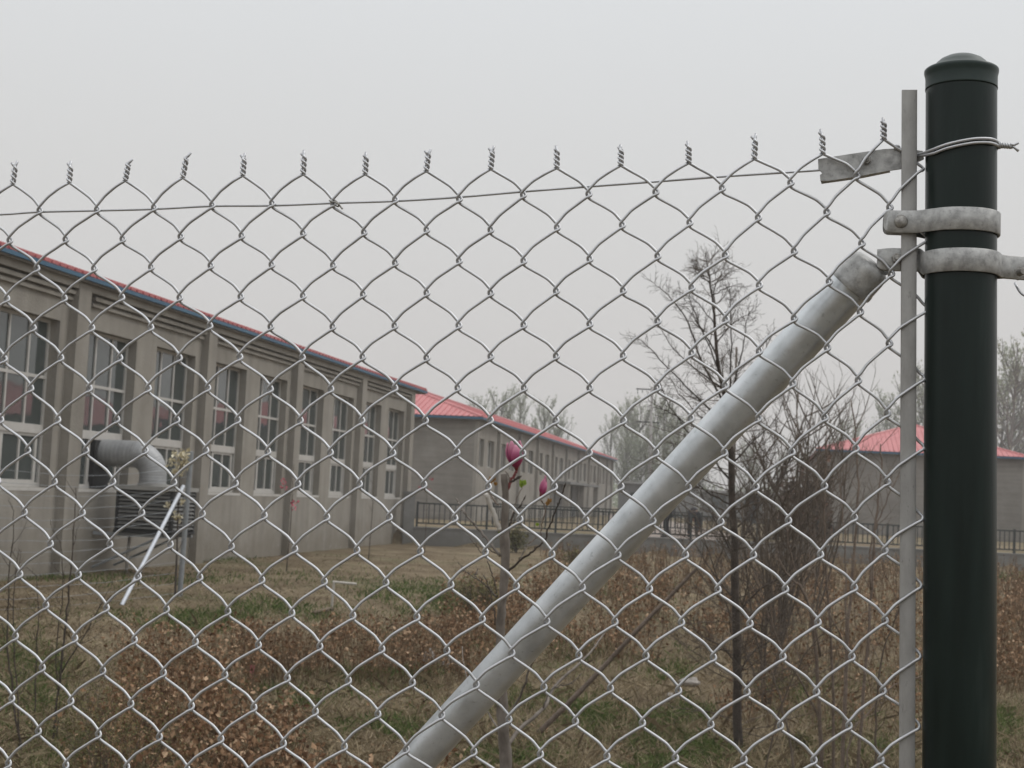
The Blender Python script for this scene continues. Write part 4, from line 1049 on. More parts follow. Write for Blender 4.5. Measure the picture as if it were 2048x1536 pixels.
mbranch([(1027, 1027), (1030, 1008), (1035, 994), (1045, 976)], .0012, .0008, .03, 'bark_tan', False)
mbranch([(1082, 1062), (1084, 1046), (1088, 1030), (1090, 1016), (1083, 1003), (1083, 996)], .0013, .0022, .0, 'bark_tan', False)
mbranch([(1056, 1088), (1068, 1080), (1080, 1068), (1082, 1060)], .0014, .0013, .0, 'bark_tan', False)
mbranch([(994, 1194), (986, 1186), (979, 1177), (965, 1166), (953, 1157), (951, 1150), (954, 1142)], .0020, .0011, .12, 'bark_dark')
mbranch([(953, 1157), (942, 1150), (930, 1142), (924, 1137), (919, 1129)], .0012, .0008, .1, 'bark_dark')
mbranch([(994, 1186), (991, 1172), (988, 1160), (981, 1140), (975, 1121)], .0018, .0015, -.06, 'bark_mag', False)
mbranch([(996, 1110), (982, 1100), (964, 1105), (953, 1092), (943, 1080)], .0015, .0010, .1, 'bark_dark')
mbranch([(990, 1250), (989, 1225), (984, 1205), (982, 1183), (976, 1170), (971, 1157)], .0020, .0010, .05, 'bark_dark')
mbranch([(1000, 1060), (993, 1045), (984, 1020), (977, 1000), (972, 988)], .0072, .0052, -.02, 'whitepipe', False, 'broken_branch')
mbranch([(998, 1010), (988, 1000), (979, 985), (977, 972), (982, 962)], .0020, .0010, .04, 'bark_tan')
mbranch([(1012, 985), (1022, 962), (1029, 950), (1033, 941)], .0040, .0034, 0, 'calyx', False)
mbranch([(1021, 965), (1028, 961), (1033, 957)], .0026, .0030, .0, 'bark_dark')
mbranch([(1018, 966), (1018, 956), (1015, 947), (1011, 943)], .0012, .0010, .0, 'bark_tan', False)
mbranch([(1005, 1330), (1020, 1290), (1044, 1262), (1058, 1230), (1062, 1215)], .0022, .0010, .1, 'bark_dark')
mbranch([(1012, 1500), (1040, 1458), (1087, 1416), (1107, 1376), (1137, 1346), (1170, 1316), (1190, 1292), (1206, 1270)], .0055, .0022, .5)
mbranch([(1087, 1416), (1098, 1388), (1107, 1376), (1120, 1372), (1142, 1366), (1158, 1352)], .0022, .0010, .2, 'bark_dark')
mbranch([(1010, 1440), (1037, 1401), (1048, 1370), (1059, 1338), (1070, 1318), (1079, 1304)], .0036, .0018, -.1)
mbranch([(998, 1400), (1004, 1340), (1012, 1310), (1032, 1280)], .0024, .0011, .1)
mbranch([(1010, 1500), (985, 1440), (950, 1395), (930, 1345), (925, 1300)], .0024, .0011, .3)
# leaf tips
for (x, y, mt, sz) in ((1045, 970, 'newleaf', .016), (1047, 972, 'newleaf', .015), (1043, 976, 'newleaf', .013), (1094, 1012, 'rustleaf', .015), (1098, 1006, 'rustleaf', .013), (1075, 1053, 'newleaf', .010), (999, 1070, 'newleaf', .010), (1003, 1078, 'newleaf', .009), (979, 970, 'rustleaf', .016), (985, 965, 'rustleaf', .018), (990, 972, 'rustleaf', .012)):
    m_ = MB()
    for k in range(3): leaf(m_, at_depth(x, y, mdep), sz, 1.8, .3, unit([rng.uniform(-.6, .6), -.2, 1]))
    m_.build('leaf', mt, mg, mb0)
def petal(mb, uvs, c, ax, side, L_, W_, cup, open_, tipcurl, nu=9, nw=6):
    """spoon shaped petal rising along ax from c, bulging towards side"""
    ax, side = unit(ax), unit(side); tang = np.cross(ax, side); o = len(mb.v)
    for i in range(nu + 1):
        t_ = i / nu; w_ = W_ * (math.sin(math.pi * (t_ ** .75) * .93 + .07) ** .8) * (1 - .15 * t_)
        rad = cup * math.sin(math.pi * min(t_ * .9 + .04, 1)) ** .9 + open_ * t_ ** 1.6 + tipcurl * max(t_ - .78, 0) ** 2 * 14
        for j in range(nw + 1):
            a = (j / nw - .5) * 2; phi = a * w_ / max(rad + .006, .008)
            phi = max(-1.3, min(1.3, phi)); rr_ = rad + .0007 * math.sin(a * 7) * t_
            q = c + ax * L_ * t_ + side * rr_ * math.cos(phi) + tang * rr_ * math.sin(phi) + side * 0
            mb.v.append(tuple(q)); uvs.append((j / nw, t_))
    for i in range(nu):
        for j in range(nw): a = o + i * (nw + 1) + j; mb.f.append((a, a + 1, a + nw + 2, a + nw + 1))
def flower(c, ax, L_, W_, cup, open_, n_, label, tips=0.0, sc_=1.0):
    fl = empty('flower', (c - mb0), label=label); fl.parent = mg
    ax = unit(ax); ref = unit(np.cross(ax, [0.3, 1, .2])); r2 = np.cross(unit(ax), ref)
    for k in range(n_):
        a = 2 * math.pi * k / n_ + (0.35 if k % 2 else 0); m_ = MB(); uvs = []
        s_ = ref * math.cos(a) + r2 * math.sin(a)
        k2 = 1 if k % 2 == 0 else .82
        petal(m_, uvs, np.zeros(3), unit(ax + s_ * .05), s_, L_ * (1 + .08 * math.sin(k * 2.3)), W_, cup * k2, open_ * k2, tips)
        m_.uv = uvs; o = m_.build('petal', 'petal', fl)
        sm = o.modifiers.new('thick', 'SOLIDIFY'); sm.thickness = .0012
    m_ = MB(); m_.tube([-unit(ax) * .004, unit(ax) * .004, unit(ax) * .012, unit(ax) * .016], [.0035, .006, .0065, .003], 10); m_.build('calyx', 'calyx', fl)
    return fl
c1 = at_depth(1033, 938, mdep); top1 = at_depth(1028, 880, mdep)
flower(c1, top1 - c1, .066, .0235, .0180, .009, 6, 'larger opening pink flower on the upper stem', .0012)
c2 = at_depth(1083, 994, mdep); top2 = at_depth(1091, 953, mdep)
flower(c2, top2 - c2, .051, .016, .0105, -.006, 5, 'slim closed pink flower bud to the right', .0)

# ------------------------------------------------------------------ larch with bare twigs
ldep = 9.72
lt = [(1478, 1500), (1475, 1400), (1474, 1300), (1470, 1150), (1465, 1000), (1459, 880), (1449, 790), (1438, 740), (1430, 660), (1424, 600), (1417, 545), (1410, 506)]
lb = gz(at_depth(1478, 1492, ldep))
lar = empty('larch_tree', lb, label='dark leafless larch with fine upswept twigs, its tip rising above the diagonal pipe', cat='tree')
m_ = MB(); LP = catmull([at_depth(x, y, ldep) for x, y in lt], 4); LP[0] = lb - zz * .03
LP[1:-3] += rng.normal(0, .003, LP[1:-3].shape)
m_.tube(LP, np.interp(np.linspace(0, 1, len(LP)), [0, .3, .6, 1], [.033, .026, .014, .0022]), 9); m_.build('trunk', 'bark_dark', lar, lb)
def twigs(mb, Q, n_, ln, r_, lvl=0, kids=3, spread=.8, t0_=.15, up=.05):
    for k in range(n_):
        q, ax = along(Q, t0_ + (1 - t0_) * (k + rng.random()) / n_); s_ = unit(np.cross(ax, rvec()))
        l_ = ln * rng.uniform(.5, 1.25)
        shoot(mb, q, unit(ax * .65 + s_ * spread), l_, r_, lvl, kids, .7, .10, up, .5, 3)
limbs = [[(1450, 850), (1400, 800), (1345, 745), (1300, 698), (1270, 672)], [(1445, 800), (1402, 720), (1377, 645), (1345, 600), (1325, 580), (1303, 562)],
         [(1440, 745), (1415, 685), (1393, 640), (1372, 612)], [(1456, 860), (1461, 760), (1462, 690), (1461, 620), (1459, 575)], [(1428, 625), (1430, 575), (1442, 548), (1453, 523)],
         [(1450, 830), (1470, 760), (1486, 700), (1492, 650), (1500, 622)], [(1432, 690), (1460, 652), (1488, 632), (1512, 622)], [(1424, 590), (1450, 578), (1485, 567)],
         [(1457, 905), (1400, 862), (1340, 825), (1296, 800)], [(1461, 960), (1415, 905), (1365, 850), (1335, 800), (1318, 760)], [(1452, 830), (1500, 760), (1530, 700), (1548, 665)],
         [(1436, 720), (1400, 650), (1380, 600), (1352, 580)], [(1421, 570), (1400, 545), (1395, 528)], [(1430, 650), (1400, 610), (1375, 590)], [(1447, 780), (1400, 745), (1350, 700), (1310, 640)],
         [(1465, 1010), (1410, 980), (1370, 930), (1345, 890)], [(1467, 1060), (1520, 1010), (1560, 960), (1590, 900)], [(1462, 930), (1510, 880), (1550, 840), (1570, 790)], [(1455, 860), (1420, 850), (1370, 800), (1330, 740)], [(1472, 1200), (1430, 1150), (1390, 1090), (1350, 1060)], [(1472, 1230), (1520, 1180), (1580, 1140), (1625, 1060)], [(1470, 1120), (1430, 1040), (1400, 980), (1385, 920)], [(1474, 1330), (1440, 1290), (1400, 1270), (1370, 1230)], [(1470, 1100), (1500, 1050), (1520, 980), (1540, 900)], [(1474, 1350), (1510, 1300), (1560, 1270), (1600, 1220)]]
for lm in limbs:
    m_ = MB(); k = len(lm) - 1; dz = rng.uniform(-.45, .45)
    ln = math.dist(lm[0], lm[-1]) / F * ldep
    Q = stems_px(m_, lm, lambda i: ldep + dz * (i / k), .0060 * (ln / .5) ** .5, .0016, 5, jit=.003)
    twigs(m_, Q, int(10 + ln * 28), .12, .0015, 1, 3, .85)
    m_.build('limb', 'bark_dark', lar, lb)
m_ = MB()
for k in range(66):                        # remaining branchlets all round the trunk
    t_ = rng.uniform(.12, .97) ** 1.25; q, ax = along(LP, t_); a = rng.uniform(0, 2 * math.pi); ln = (.75 * (1 - t_) + .10) * rng.uniform(.6, 1.1)
    P = grow(m_, q, [math.cos(a), math.sin(a), .35], ln, .0034, 6, .08, .07)
    twigs(m_, P, int(6 + ln * 22), .12, .0014, 1, 3, .8)
m_.build('branchlets', 'twig', lar, lb)
m_ = MB()
for k in range(46):                        # long thin level side shoots low on the trunk
    q, ax = along(LP, rng.uniform(.03, .55)); a = rng.uniform(0, 2 * math.pi)
    P = grow(m_, q, [math.cos(a), math.sin(a), rng.uniform(-.1, .35)], rng.uniform(.35, .8), .0030, 7, .10, .03)
    twigs(m_, P, 9, .16, .0013, 1, 2, .8)
m_.build('branchlets', 'twig', lar, lb)
# buds on the top shoots
# prop pole leaning on the larch
a, b_ = on_z(1077, 1466), at_depth(1402, 1128, 9.75)
m_ = MB(); ax = b_ - a; Q = catmull([a - ax * .01, a + ax * .3 + np.array([0, 0, -.012]), a + ax * .62 + np.array([.01, 0, .012]), a + ax * .8, b_], 6)
m_.tube(Q, np.linspace(.019, .011, len(Q)), 9); tag(m_.build('prop_pole', 'bark_tan', None, a), 'long brown stick propped slantwise against the larch trunk', 'pole')

# ------------------------------------------------------------------ other bare trees and shrubs
def multistem(name, base, h, w_, n_, label, mat='twig', r=.012, cat='shrub', lvl=2, kids=7, leafmat=None, leafn=0, leafs=.03, group=None, up=.10, sub=.55):
    base = gz(base); e = empty(name, base, label=label, cat=cat, group=group)
    tips = []
    for k in range(n_):
        m_ = MB(); a = rng.uniform(0, 2 * math.pi); o = rng.uniform(.0, 1) * w_ / h
        shoot(m_, base + np.array([math.cos(a), math.sin(a), 0]) * .04 * k / n_, [math.cos(a) * o, math.sin(a) * o, 1], h * rng.uniform(.75, 1.02), r, lvl, kids, sub, .10, up, .5, 5, tips, .22, .0015)
        m_.build('stem', mat, e, base)
    if leafmat:
        m_ = MB(); T_ = [tips[i] for i in rng.integers(0, len(tips), leafn)]
        flakes(m_, [t_[0] + rng.normal(0, leafs * .9, 3) for t_ in T_], leafs); m_.build('foliage', leafmat, e, base, smooth=False)
    return e
p = at_depth(1555, 1300, 15.5)
multistem('bare_tree', p, 2.75, 1.0, 9, 'dense leafless twiggy tree right of the diagonal pipe, behind the larch', 'twig', .016, 'tree', 3, 7)
p = at_depth(1620, 1300, 19)
multistem('bare_tree', p, 3.1, .9, 4, 'thin leafless tree whose wispy shoots reach up right beside the pipe end', 'twig', .014, 'tree', 3, 6)
p = at_depth(1535, 1400, 11.6)
multistem('bare_bush', p, 2.0, .85, 8, 'brown tangle of thin bare shoots crowding the larch trunk', 'twig', .009, 'bush', 3, 7)
# saplings whose stems can be followed in the photo
def sapling(name, dep, stems, label, mat, twn=14, twl=.18, group=None, cat='sapling'):
    b = None; e = None
    for st, r0, r1 in stems:
        m_ = MB(); k = len(st) - 1; dz = rng.uniform(-.3, .3)
        P = [at_depth(x, y, dep + dz * i / k) for i, (x, y) in enumerate(st)]
        if b is None:
            b = gz(P[0]); e = empty(name, b, label=label, cat=cat, group=group)
        if P[0][2] > .02 and st[0][1] > 1380: P = [gz(P[0] + (P[0] - P[1]) * .2)] + P
        P = catmull(P, 4); P[1:-1] += rng.normal(0, .003, P[1:-1].shape); m_.tube(P, np.linspace(r0, r1, len(P)), 7)
        twigs(m_, P, twn, twl, .0021, 1, 3, .7, .25, .12)
        m_.build('stem', mat, e, b)
    return e
sapling('sapling', 8.6, [([(1643, 1550), (1640, 1450), (1634, 1340), (1625, 1240), (1605, 1180), (1575, 1150), (1558, 1118)], .015, .005), ([(1641, 1313), (1619, 1213), (1596, 1157), (1580, 1100), (1572, 1050)], .008, .003),
    ([(1665, 1540), (1666, 1400), (1660, 1250), (1650, 1100), (1649, 1038), (1651, 960), (1655, 874)], .011, .0035), ([(1690, 1300), (1692, 1180), (1690, 1077), (1682, 1012), (1678, 970), (1672, 926)], .006, .002), ([(1640, 1450), (1600, 1360), (1560, 1290), (1530, 1210), (1510, 1150)], .008, .003)],
    'many stemmed bare sapling left of the tension bar, nearest the larch', 'bark_tan', 10, .24, 'bare saplings behind the mesh')
sapling('sapling', 8.2, [([(1684, 1560), (1690, 1400), (1694, 1300), (1700, 1200), (1708, 1100), (1716, 1000), (1716, 950), (1712, 880), (1702, 800)], .0135, .0035), ([(1714, 1560), (1725, 1400), (1734, 1300), (1742, 1180), (1750, 1060), (1758, 985), (1763, 930), (1761, 888)], .0115, .004),
    ([(1742, 1180), (1742, 1085), (1760, 1033), (1781, 981), (1805, 934)], .006, .0025), ([(1700, 1480), (1740, 1420), (1790, 1370), (1850, 1350)], .006, .003), ([(1694, 1300), (1660, 1230), (1640, 1180), (1620, 1130)], .005, .002)],
    'tallest bare sapling beside the tension bar, its thin tip above the red roof', 'bark_tan', 10, .22, 'bare saplings behind the mesh')
sapling('sapling', 7.6, [([(1590, 1560), (1583, 1500), (1570, 1440), (1555, 1380), (1540, 1330)], .009, .003), ([(1750, 1560), (1752, 1450), (1760, 1330), (1790, 1240), (1812, 1180)], .008, .003), ([(1530, 1540), (1560, 1420), (1600, 1330), (1640, 1270), (1700, 1230)], .006, .002)],
    'low thin bare sapling with arching shoots at the bottom right', 'twig', 12, .25, 'bare saplings behind the mesh')
sapling('sapling', 8.6, [([(106, 1480), (123, 1326), (131, 1250), (137, 1188), (144, 1105), (150, 1030), (152, 975)], .0085, .0025), ([(124, 1345), (150, 1300), (173, 1263), (196, 1220), (213, 1188)], .005, .002), ([(118, 1400), (112, 1300), (126, 1180), (120, 1080)], .005, .002)],
    'thin dark forked sapling in front of the nearest hall, right of its neighbours', 'bark_dark', 8, .14, 'thin dark saplings at the left edge')
sapling('sapling', 8.3, [([(40, 1490), (25, 1376), (15, 1300), (16, 1188), (24, 1090), (28, 1020)], .0075, .002), ([(38, 1464), (30, 1320), (27, 1200), (38, 1100)], .0055, .002)],
    'leftmost thin dark sapling at the photo edge', 'bark_dark', 8, .14, 'thin dark saplings at the left edge')
sapling('sapling', 9.4, [([(70, 1430), (74, 1300), (77, 1225), (72, 1150)], .006, .002)],
    'shortest thin dark sapling, between the two others at the left edge', 'bark_dark', 6, .10, 'thin dark saplings at the left edge')
# young trees in front of the nearest hall
def young(px, basey, topy, lab, dots=0, lean=6):
    b = gz(on_z(px, basey)); dp = float((b - CAM) @ fwd); t_ = at_depth(px + lean, topy, dp)
    e = empty('young_tree', b, label=lab, cat='young tree', group='thin young trees along the nearest hall')
    m_ = MB(); P = catmull([b, b + (t_ - b) * .5 + np.array([.02, 0, 0]), t_], 6); m_.tube(P, np.linspace(.014, .004, len(P)), 6); twigs(m_, P, 12, .22, .003, 0, 2, .5, .45, .15); m_.build('stem', 'twig', e, b)
    if dots:
        for k in range(dots):
            q, _ = along(P, rng.uniform(.55, 1)); m_ = MB(); flakes(m_, q + rng.normal(0, .10, 3) * np.array([1, 1, .3]) + rng.normal(0, .025, (14, 3)), .045, 1.2); m_.build('blossom', 'pinkdot', e, b, smooth=False)
young(573, 1142, 930, 'thin young tree with a few red blossoms in front of the nearest hall', 4, 14)
young(737, 1120, 925, 'thin bare young tree in front of the second hall window from the corner', 0, 12)
young(849, 1105, 950, 'thin young tree with tiny pale blossoms beside the concrete pillar', 3, 5)
# small white magnolia beside the old grey post
b = gz(on_z(350, 1196)); dp = float((b - CAM) @ fwd)
wm = empty('white_magnolia', b, label='slim small tree covered with cream white blossoms beside the grey post', cat='tree')
m_ = MB(); P = catmull([b, at_depth(354, 1100, dp), at_depth(357, 1000, dp), at_depth(362, 905, dp)], 5); m_.tube(P, np.linspace(.016, .006, len(P)), 6); twigs(m_, P, 10, .25, .004, 0, 2, .5, .3, .2); m_.build('stem', 'bark_dark', wm, b)
for x, y, s_ in ((357, 909, 1.3), (371, 904, 1.1), (369, 918, 1.1), (364, 930, 1.1), (355, 939, 1.2), (338, 928, .7), (361, 949, .6), (344, 921, .7), (337, 1010, .8), (365, 1003, .7), (351, 1031, .9), (360, 1036, .9), (349, 905, .6), (371, 935, .8), (332, 979, .6), (357, 925, .8)):
    m_ = MB(); q = at_depth(x, y, dp); flakes(m_, q + rng.normal(0, .022 * s_, (16, 3)), .06 * s_, 1.4); m_.build('blossom', 'whitepetal', wm, b, smooth=False)
# bushes
def bush(px, basey, w_, h_, label, leafmat, n_=2600, s_=.03, cat='bush', group=None, z0=None):
    b = on_z(px, basey, z0 or 0.0) if z0 else gz(on_z(px, basey)); dp = float((b - CAM) @ fwd); W_, H_ = w_ / F * dp / 2, h_ / F * dp
    e = empty('bush', b, label=label, cat=cat, group=group)
    m_ = MB(); tips = []
    for k in range(26):
        a = rng.uniform(0, 2 * math.pi); o = rng.uniform(.1, 1.0) * W_ / H_
        shoot(m_, b, [math.cos(a) * o, math.sin(a) * o, 1], H_ * rng.uniform(.7, 1), .004 * dp / 15, 1, 6, .5, .1, .04, .5, 3, tips, .3, .0012 * dp / 15)
    m_.build('stems', 'twig', e, b)
    m_ = MB(); T_ = [tips[i][0] for i in rng.integers(0, len(tips), n_)]; q = np.array(T_) + rng.normal(0, H_ * .09, (n_, 3)); q[:, 2] = np.maximum(q[:, 2] - np.abs(rng.normal(0, H_ * .25, n_)), b[2] + .01)
    flakes(m_, q, s_ * dp / 15); m_.build('foliage', leafmat, e, b, smooth=False)
bush(945, 1238, 170, 84, 'loose olive bush left of the magnolia stem on the lawn', 'olive', 1700, .026)
bush(1032, 1106, 60, 46, 'small dark olive bush against the low grey wall, right of the magnolia stem', 'olive', 1500, .022)
bush(1160, 1150, 120, 50, 'olive bush left of the diagonal pipe in the dry field', 'olive', 1300, .022)
bush(210, 1700, 360, 340, 'fine greenish twiggy bush at the bottom left corner', 'olive', 7500, .022)
bush(1598, 1500, 60, 40, 'small olive bush among the bare saplings', 'olive', 900, .03)
# bramble thicket leaning on the right hall
def thicket(cx0, cx1, ytop0, ytop1, ybot, dep, n_, label, mat, s_):
    b = gz(at_depth((cx0 + cx1) / 2, ybot, dep)); e = empty('bramble_thicket', b, label=label, cat='thicket')
    q = []
    for k in range(n_):
        x = rng.uniform(cx0, cx1); t_ = (x - cx0) / (cx1 - cx0); yt = ytop0 + (ytop1 - ytop0) * t_ + abs(rng.normal(0, 14)) + 9 * math.sin(x * .3) + 5 * math.sin(x * .9)
        y = yt + (ybot - yt) * rng.random() ** .8; q.append(at_depth(x, y, dep + rng.uniform(-1.5, 1.5)))
    m_ = MB(); flakes(m_, np.array(q), s_); m_.build('foliage', mat, e, b, smooth=False)
    m_ = MB()
    for k in range(40):
        i = rng.integers(0, n_); p_ = np.array(q[i]); m_.tube([gz(p_ + rng.normal(0, .2, 3)), (p_ + gz(p_)) / 2 + rng.normal(0, .12, 3), p_], [.016, .012, .006], 4)
    m_.build('stems', 'twig', e, b)
thicket(1562, 1662, 965, 898, 1078, 46, 2700, 'dark brown bramble thicket on the left corner of the right hall', 'ivy', .16)

# far spring trees: three built, the rest copies
def poplar(name, h, w_, label, nb=52, leafn=2500, trunk=.14):
    e = empty(name, (0, 0, 0), label=label, cat='tree', group='pale spring trees beyond the halls')
    m_ = MB(); P = grow(m_, (0, 0, -.3), (0, 0, 1), h * .97, trunk, 8, .03, .1, .02, 8); m_.build('trunk', 'bark_far', e)
    m_ = MB(); C_ = []; D_ = []
    for k in range(nb):
        t_ = .12 + .86 * (k / nb) ** .9; q, ax = along(P, t_); a = rng.uniform(0, 2 * math.pi); ln = w_ * (1.25 - .95 * abs(t_ - .35)) * rng.uniform(.65, 1.15)
        B_ = grow(m_, q, [math.cos(a) * .95, math.sin(a) * .95, .75], ln * 1.2, .04, 6, .08, .20, .012, 4)
        for j in range(5):
            q2, ax2 = along(B_, rng.uniform(.3, .95)); a2 = rng.uniform(0, 2 * math.pi)
            B2 = grow(m_, q2, unit(ax2 + np.array([math.cos(a2), math.sin(a2), .5]) * .7), ln * .5, .016, 4, .1, .22, .006, 3)
            n_ = max(2, int(leafn / nb / 5))
            for _ in range(n_):
                t3 = rng.uniform(.1, 1.05) if rng.random() < .8 else rng.uniform(0, 1); q3, ax3 = along(B2, min(t3, 1)); C_.append(q3 + rng.normal(0, .07, 3)); D_.append(ax3)
    m_.build('branches', 'bark_far', e)
    m_ = MB(); flakes(m_, C_, .12, 1.9, np.array(D_)); m_.build('crown', 'leaf_far', e, smooth=False)
    return e
protos = []
far = [(945, 800, 132), (985, 793, 138), (1032, 787, 130), (1070, 806, 136), (1098, 842, 140), (1216, 832, 134), (1243, 806, 130), (1272, 822, 136), (1303, 800, 142), (1330, 808, 134), (1362, 840, 140), (1395, 856, 132), (1258, 868, 126), (1282, 884, 124), (1306, 866, 125), (1345, 874, 127), (1690, 852, 190), (1776, 790, 136), (1806, 756, 132), (1842, 744, 130), (1880, 770, 134), (1988, 745, 130), (2018, 706, 126), (2050, 700, 128), (2085, 730, 132), (1500, 900, 150), (1560, 905, 155), (1610, 910, 150)]
ext = [(70, 60, 8), (76, 72, 9), (64, 84, 8.5), (82, 95, 9.5), (60, 108, 9), (92, 118, 9), (100, 135, 10)]
names = ['leftmost pale spring tree showing above the middle hall roof', 'second pale spring tree above the middle hall roof', 'tallest pale spring tree above the middle hall roof', 'fourth pale spring tree above the middle hall roof', 'low pale spring tree at the lower end of the middle hall roof',
    'pale spring tree at the left edge of the central clump', 'tall pale spring tree left of the utility pole', 'lower pale spring tree just left of the utility pole', 'pale spring tree right behind the utility pole', 'pale spring tree just right of the utility pole', 'pale spring tree partly behind the larch limbs', 'pale spring tree behind the larch trunk',
    'small near spring tree beside the end of the middle hall', 'small near spring tree below the utility pole crossarm', 'small near spring tree at the utility pole foot', 'small near spring tree left of the diagonal pipe', 'tiny far round tree just above the right hall roof', 'leftmost pale spring tree behind the right hall roof', 'second pale spring tree behind the right hall roof',
    'tallest pale spring tree behind the right hall roof, touching the tension bar', 'pale spring tree hidden by the green post', 'pale spring tree just right of the green post', 'tallest pale spring tree at the right photo edge', 'pale spring tree cut by the right photo edge', 'pale spring tree beyond the right photo edge', 'far pale tree behind the bare twiggy tree', 'far pale tree right of the bare twiggy tree', 'far pale tree over the bramble thicket']
hs = [9.0, 7.5, 10.0]
for k, (hh_, ww_) in enumerate(((9.0, 2.0), (7.5, 2.2), (10.0, 1.9))): protos.append(poplar('spring_tree', hh_, ww_, names[k]))
for k, (x, yt, dep) in enumerate(far):
    pr_i = k % 3; t_ = at_depth(x, yt, dep); g = at_depth(x, 1000, dep); s_ = (t_[2] - .2) / hs[pr_i]
    if k < 3:
        o = protos[k]; o.location = (g[0], g[1], .3); o.scale = (s_,) * 3; o.rotation_euler = (0, 0, k * 1.3)
    else: copy_thing(protos[pr_i], (g[0], g[1], .3), k * 1.7, s_, label=names[k])
for k, (x, y, h_) in enumerate(ext): copy_thing(protos[k % 3], (x, y, 0), k * 2.1, h_ / hs[k % 3], label='%s spring tree outside the frame beyond the far right hall' % ['nearest', 'second nearest', 'third nearest', 'middle', 'third farthest', 'second farthest', 'farthest'][k])
m_ = MB(); q = []
for k in range(26000):
    x = rng.uniform(-90, 190); y = rng.uniform(225, 265); hm = 4.2 + 2.4 * mn.noise(Vector((x * .07, y * .02, 0))) + 1.2 * mn.noise(Vector((x * .4, 1, 0))); q.append((x, y, .3 + hm * rng.random() ** .8))
flakes(m_, np.array(q), .75, 1.6); tag(m_.build('distant_woods', 'leaf_far', smooth=False), 'hazy line of distant pale woods behind the sheds', 'woods', kind='stuff')

# ------------------------------------------------------------------ bent over people behind the railing
def skinmesh(name, V, E, Rr, mat, parent, root=0):
    me = bpy.data.meshes.new(name); me.from_pydata([tuple(v) for v in V], E, []); me.materials.append(MT[mat])
    o = bpy.data.objects.new(name, me); COL.objects.link(o)
    if parent: o.parent = parent
    md = o.modifiers.new('Skin', 'SKIN')
    if not me.skin_vertices: 
        import bmesh
        bm = bmesh.new(); bm.from_mesh(me); bm.verts.layers.skin.verify(); bm.to_mesh(me); bm.free()
    for i, r_ in enumerate(Rr):
        me.skin_vertices[0].data[i].radius = (r_, r_) if np.isscalar(r_) else r_
    me.skin_vertices[0].data[root].use_root = True
    md.use_smooth_shade = True
    s_ = o.modifiers.new('Sub', 'SUBSURF'); s_.levels = 1; s_.render_levels = 2
    return o
def person(loc, rz, label, top, legs):
    bV = [(0, 0, .86), (0, .14, .92), (0, .32, .88), (0, .46, .78), (0, .55, .70), (0, .62, .62), (0, .66, .54),
          (.10, 0, .80), (.13, .05, .46), (.13, -.02, .09), (.13, .12, .04), (-.10, 0, .80), (-.14, .07, .46), (-.14, .01, .09), (-.14, .15, .04),
          (.17, .44, .77), (.21, .47, .50), (.17, .56, .26), (.16, .59, .17), (-.17, .44, .77), (-.22, .45, .50), (-.15, .52, .26), (-.14, .55, .17)]
    bE = [(0, 1), (1, 2), (2, 3), (3, 4), (4, 5), (5, 6), (0, 7), (7, 8), (8, 9), (9, 10), (0, 11), (11, 12), (12, 13), (13, 14), (3, 15), (15, 16), (16, 17), (17, 18), (3, 19), (19, 20), (20, 21), (21, 22)]
    bR = [.12, .11, .12, .11, .055, .09, .08, .085, .055, .04, .035, .085, .055, .04, .035, .055, .038, .03, .035, .055, .038, .03, .035]
    b = skinmesh('person', bV, bE, bR, 'skin', None); b.location = loc; b.rotation_euler = (0, 0, rz); tag(b, label, 'person', 'people bending down behind the railing')
    skinmesh('jacket', [bV[i] for i in (0, 1, 2, 3, 4, 15, 16, 17, 19, 20, 21)], [(0, 1), (1, 2), (2, 3), (3, 4), (3, 5), (5, 6), (6, 7), (3, 8), (8, 9), (9, 10)], [.155, .145, .155, .14, .075, .07, .055, .045, .07, .055, .045], top, b)
    skinmesh('trousers', [bV[i] for i in (0, 7, 8, 9, 11, 12, 13)], [(0, 1), (1, 2), (2, 3), (0, 4), (4, 5), (5, 6)], [.15, .105, .075, .055, .105, .075, .055], legs, b)
    for s_ in (9, 13):
        x, y, z = bV[s_]; m_ = MB(); m_.tube([(x, y - .06, z - .05), (x, y + .02, z - .03), (x, y + .16, z - .055), (x, y + .19, z - .06)], [.035, .05, .04, .02], 8); m_.build('shoe', 'hair', b)
    m_ = MB(); m_.tube([(0, .56, .70), (0, .62, .66), (0, .68, .60), (0, .72, .54)], [.05, .098, .098, .05], 10); m_.build('hair', 'hair', b)
p = on_z(1385, 1075, .47); person((p[0], p[1], .47), R(-12), 'person in black clothes bending right over, seen from behind through the railing', 'cloth', 'cloth')
p = on_z(1334, 1075, .47); person((p[0], p[1], .47), R(75), 'person in dark maroon top bending down beside the diagonal pipe', 'cloth2', 'cloth')

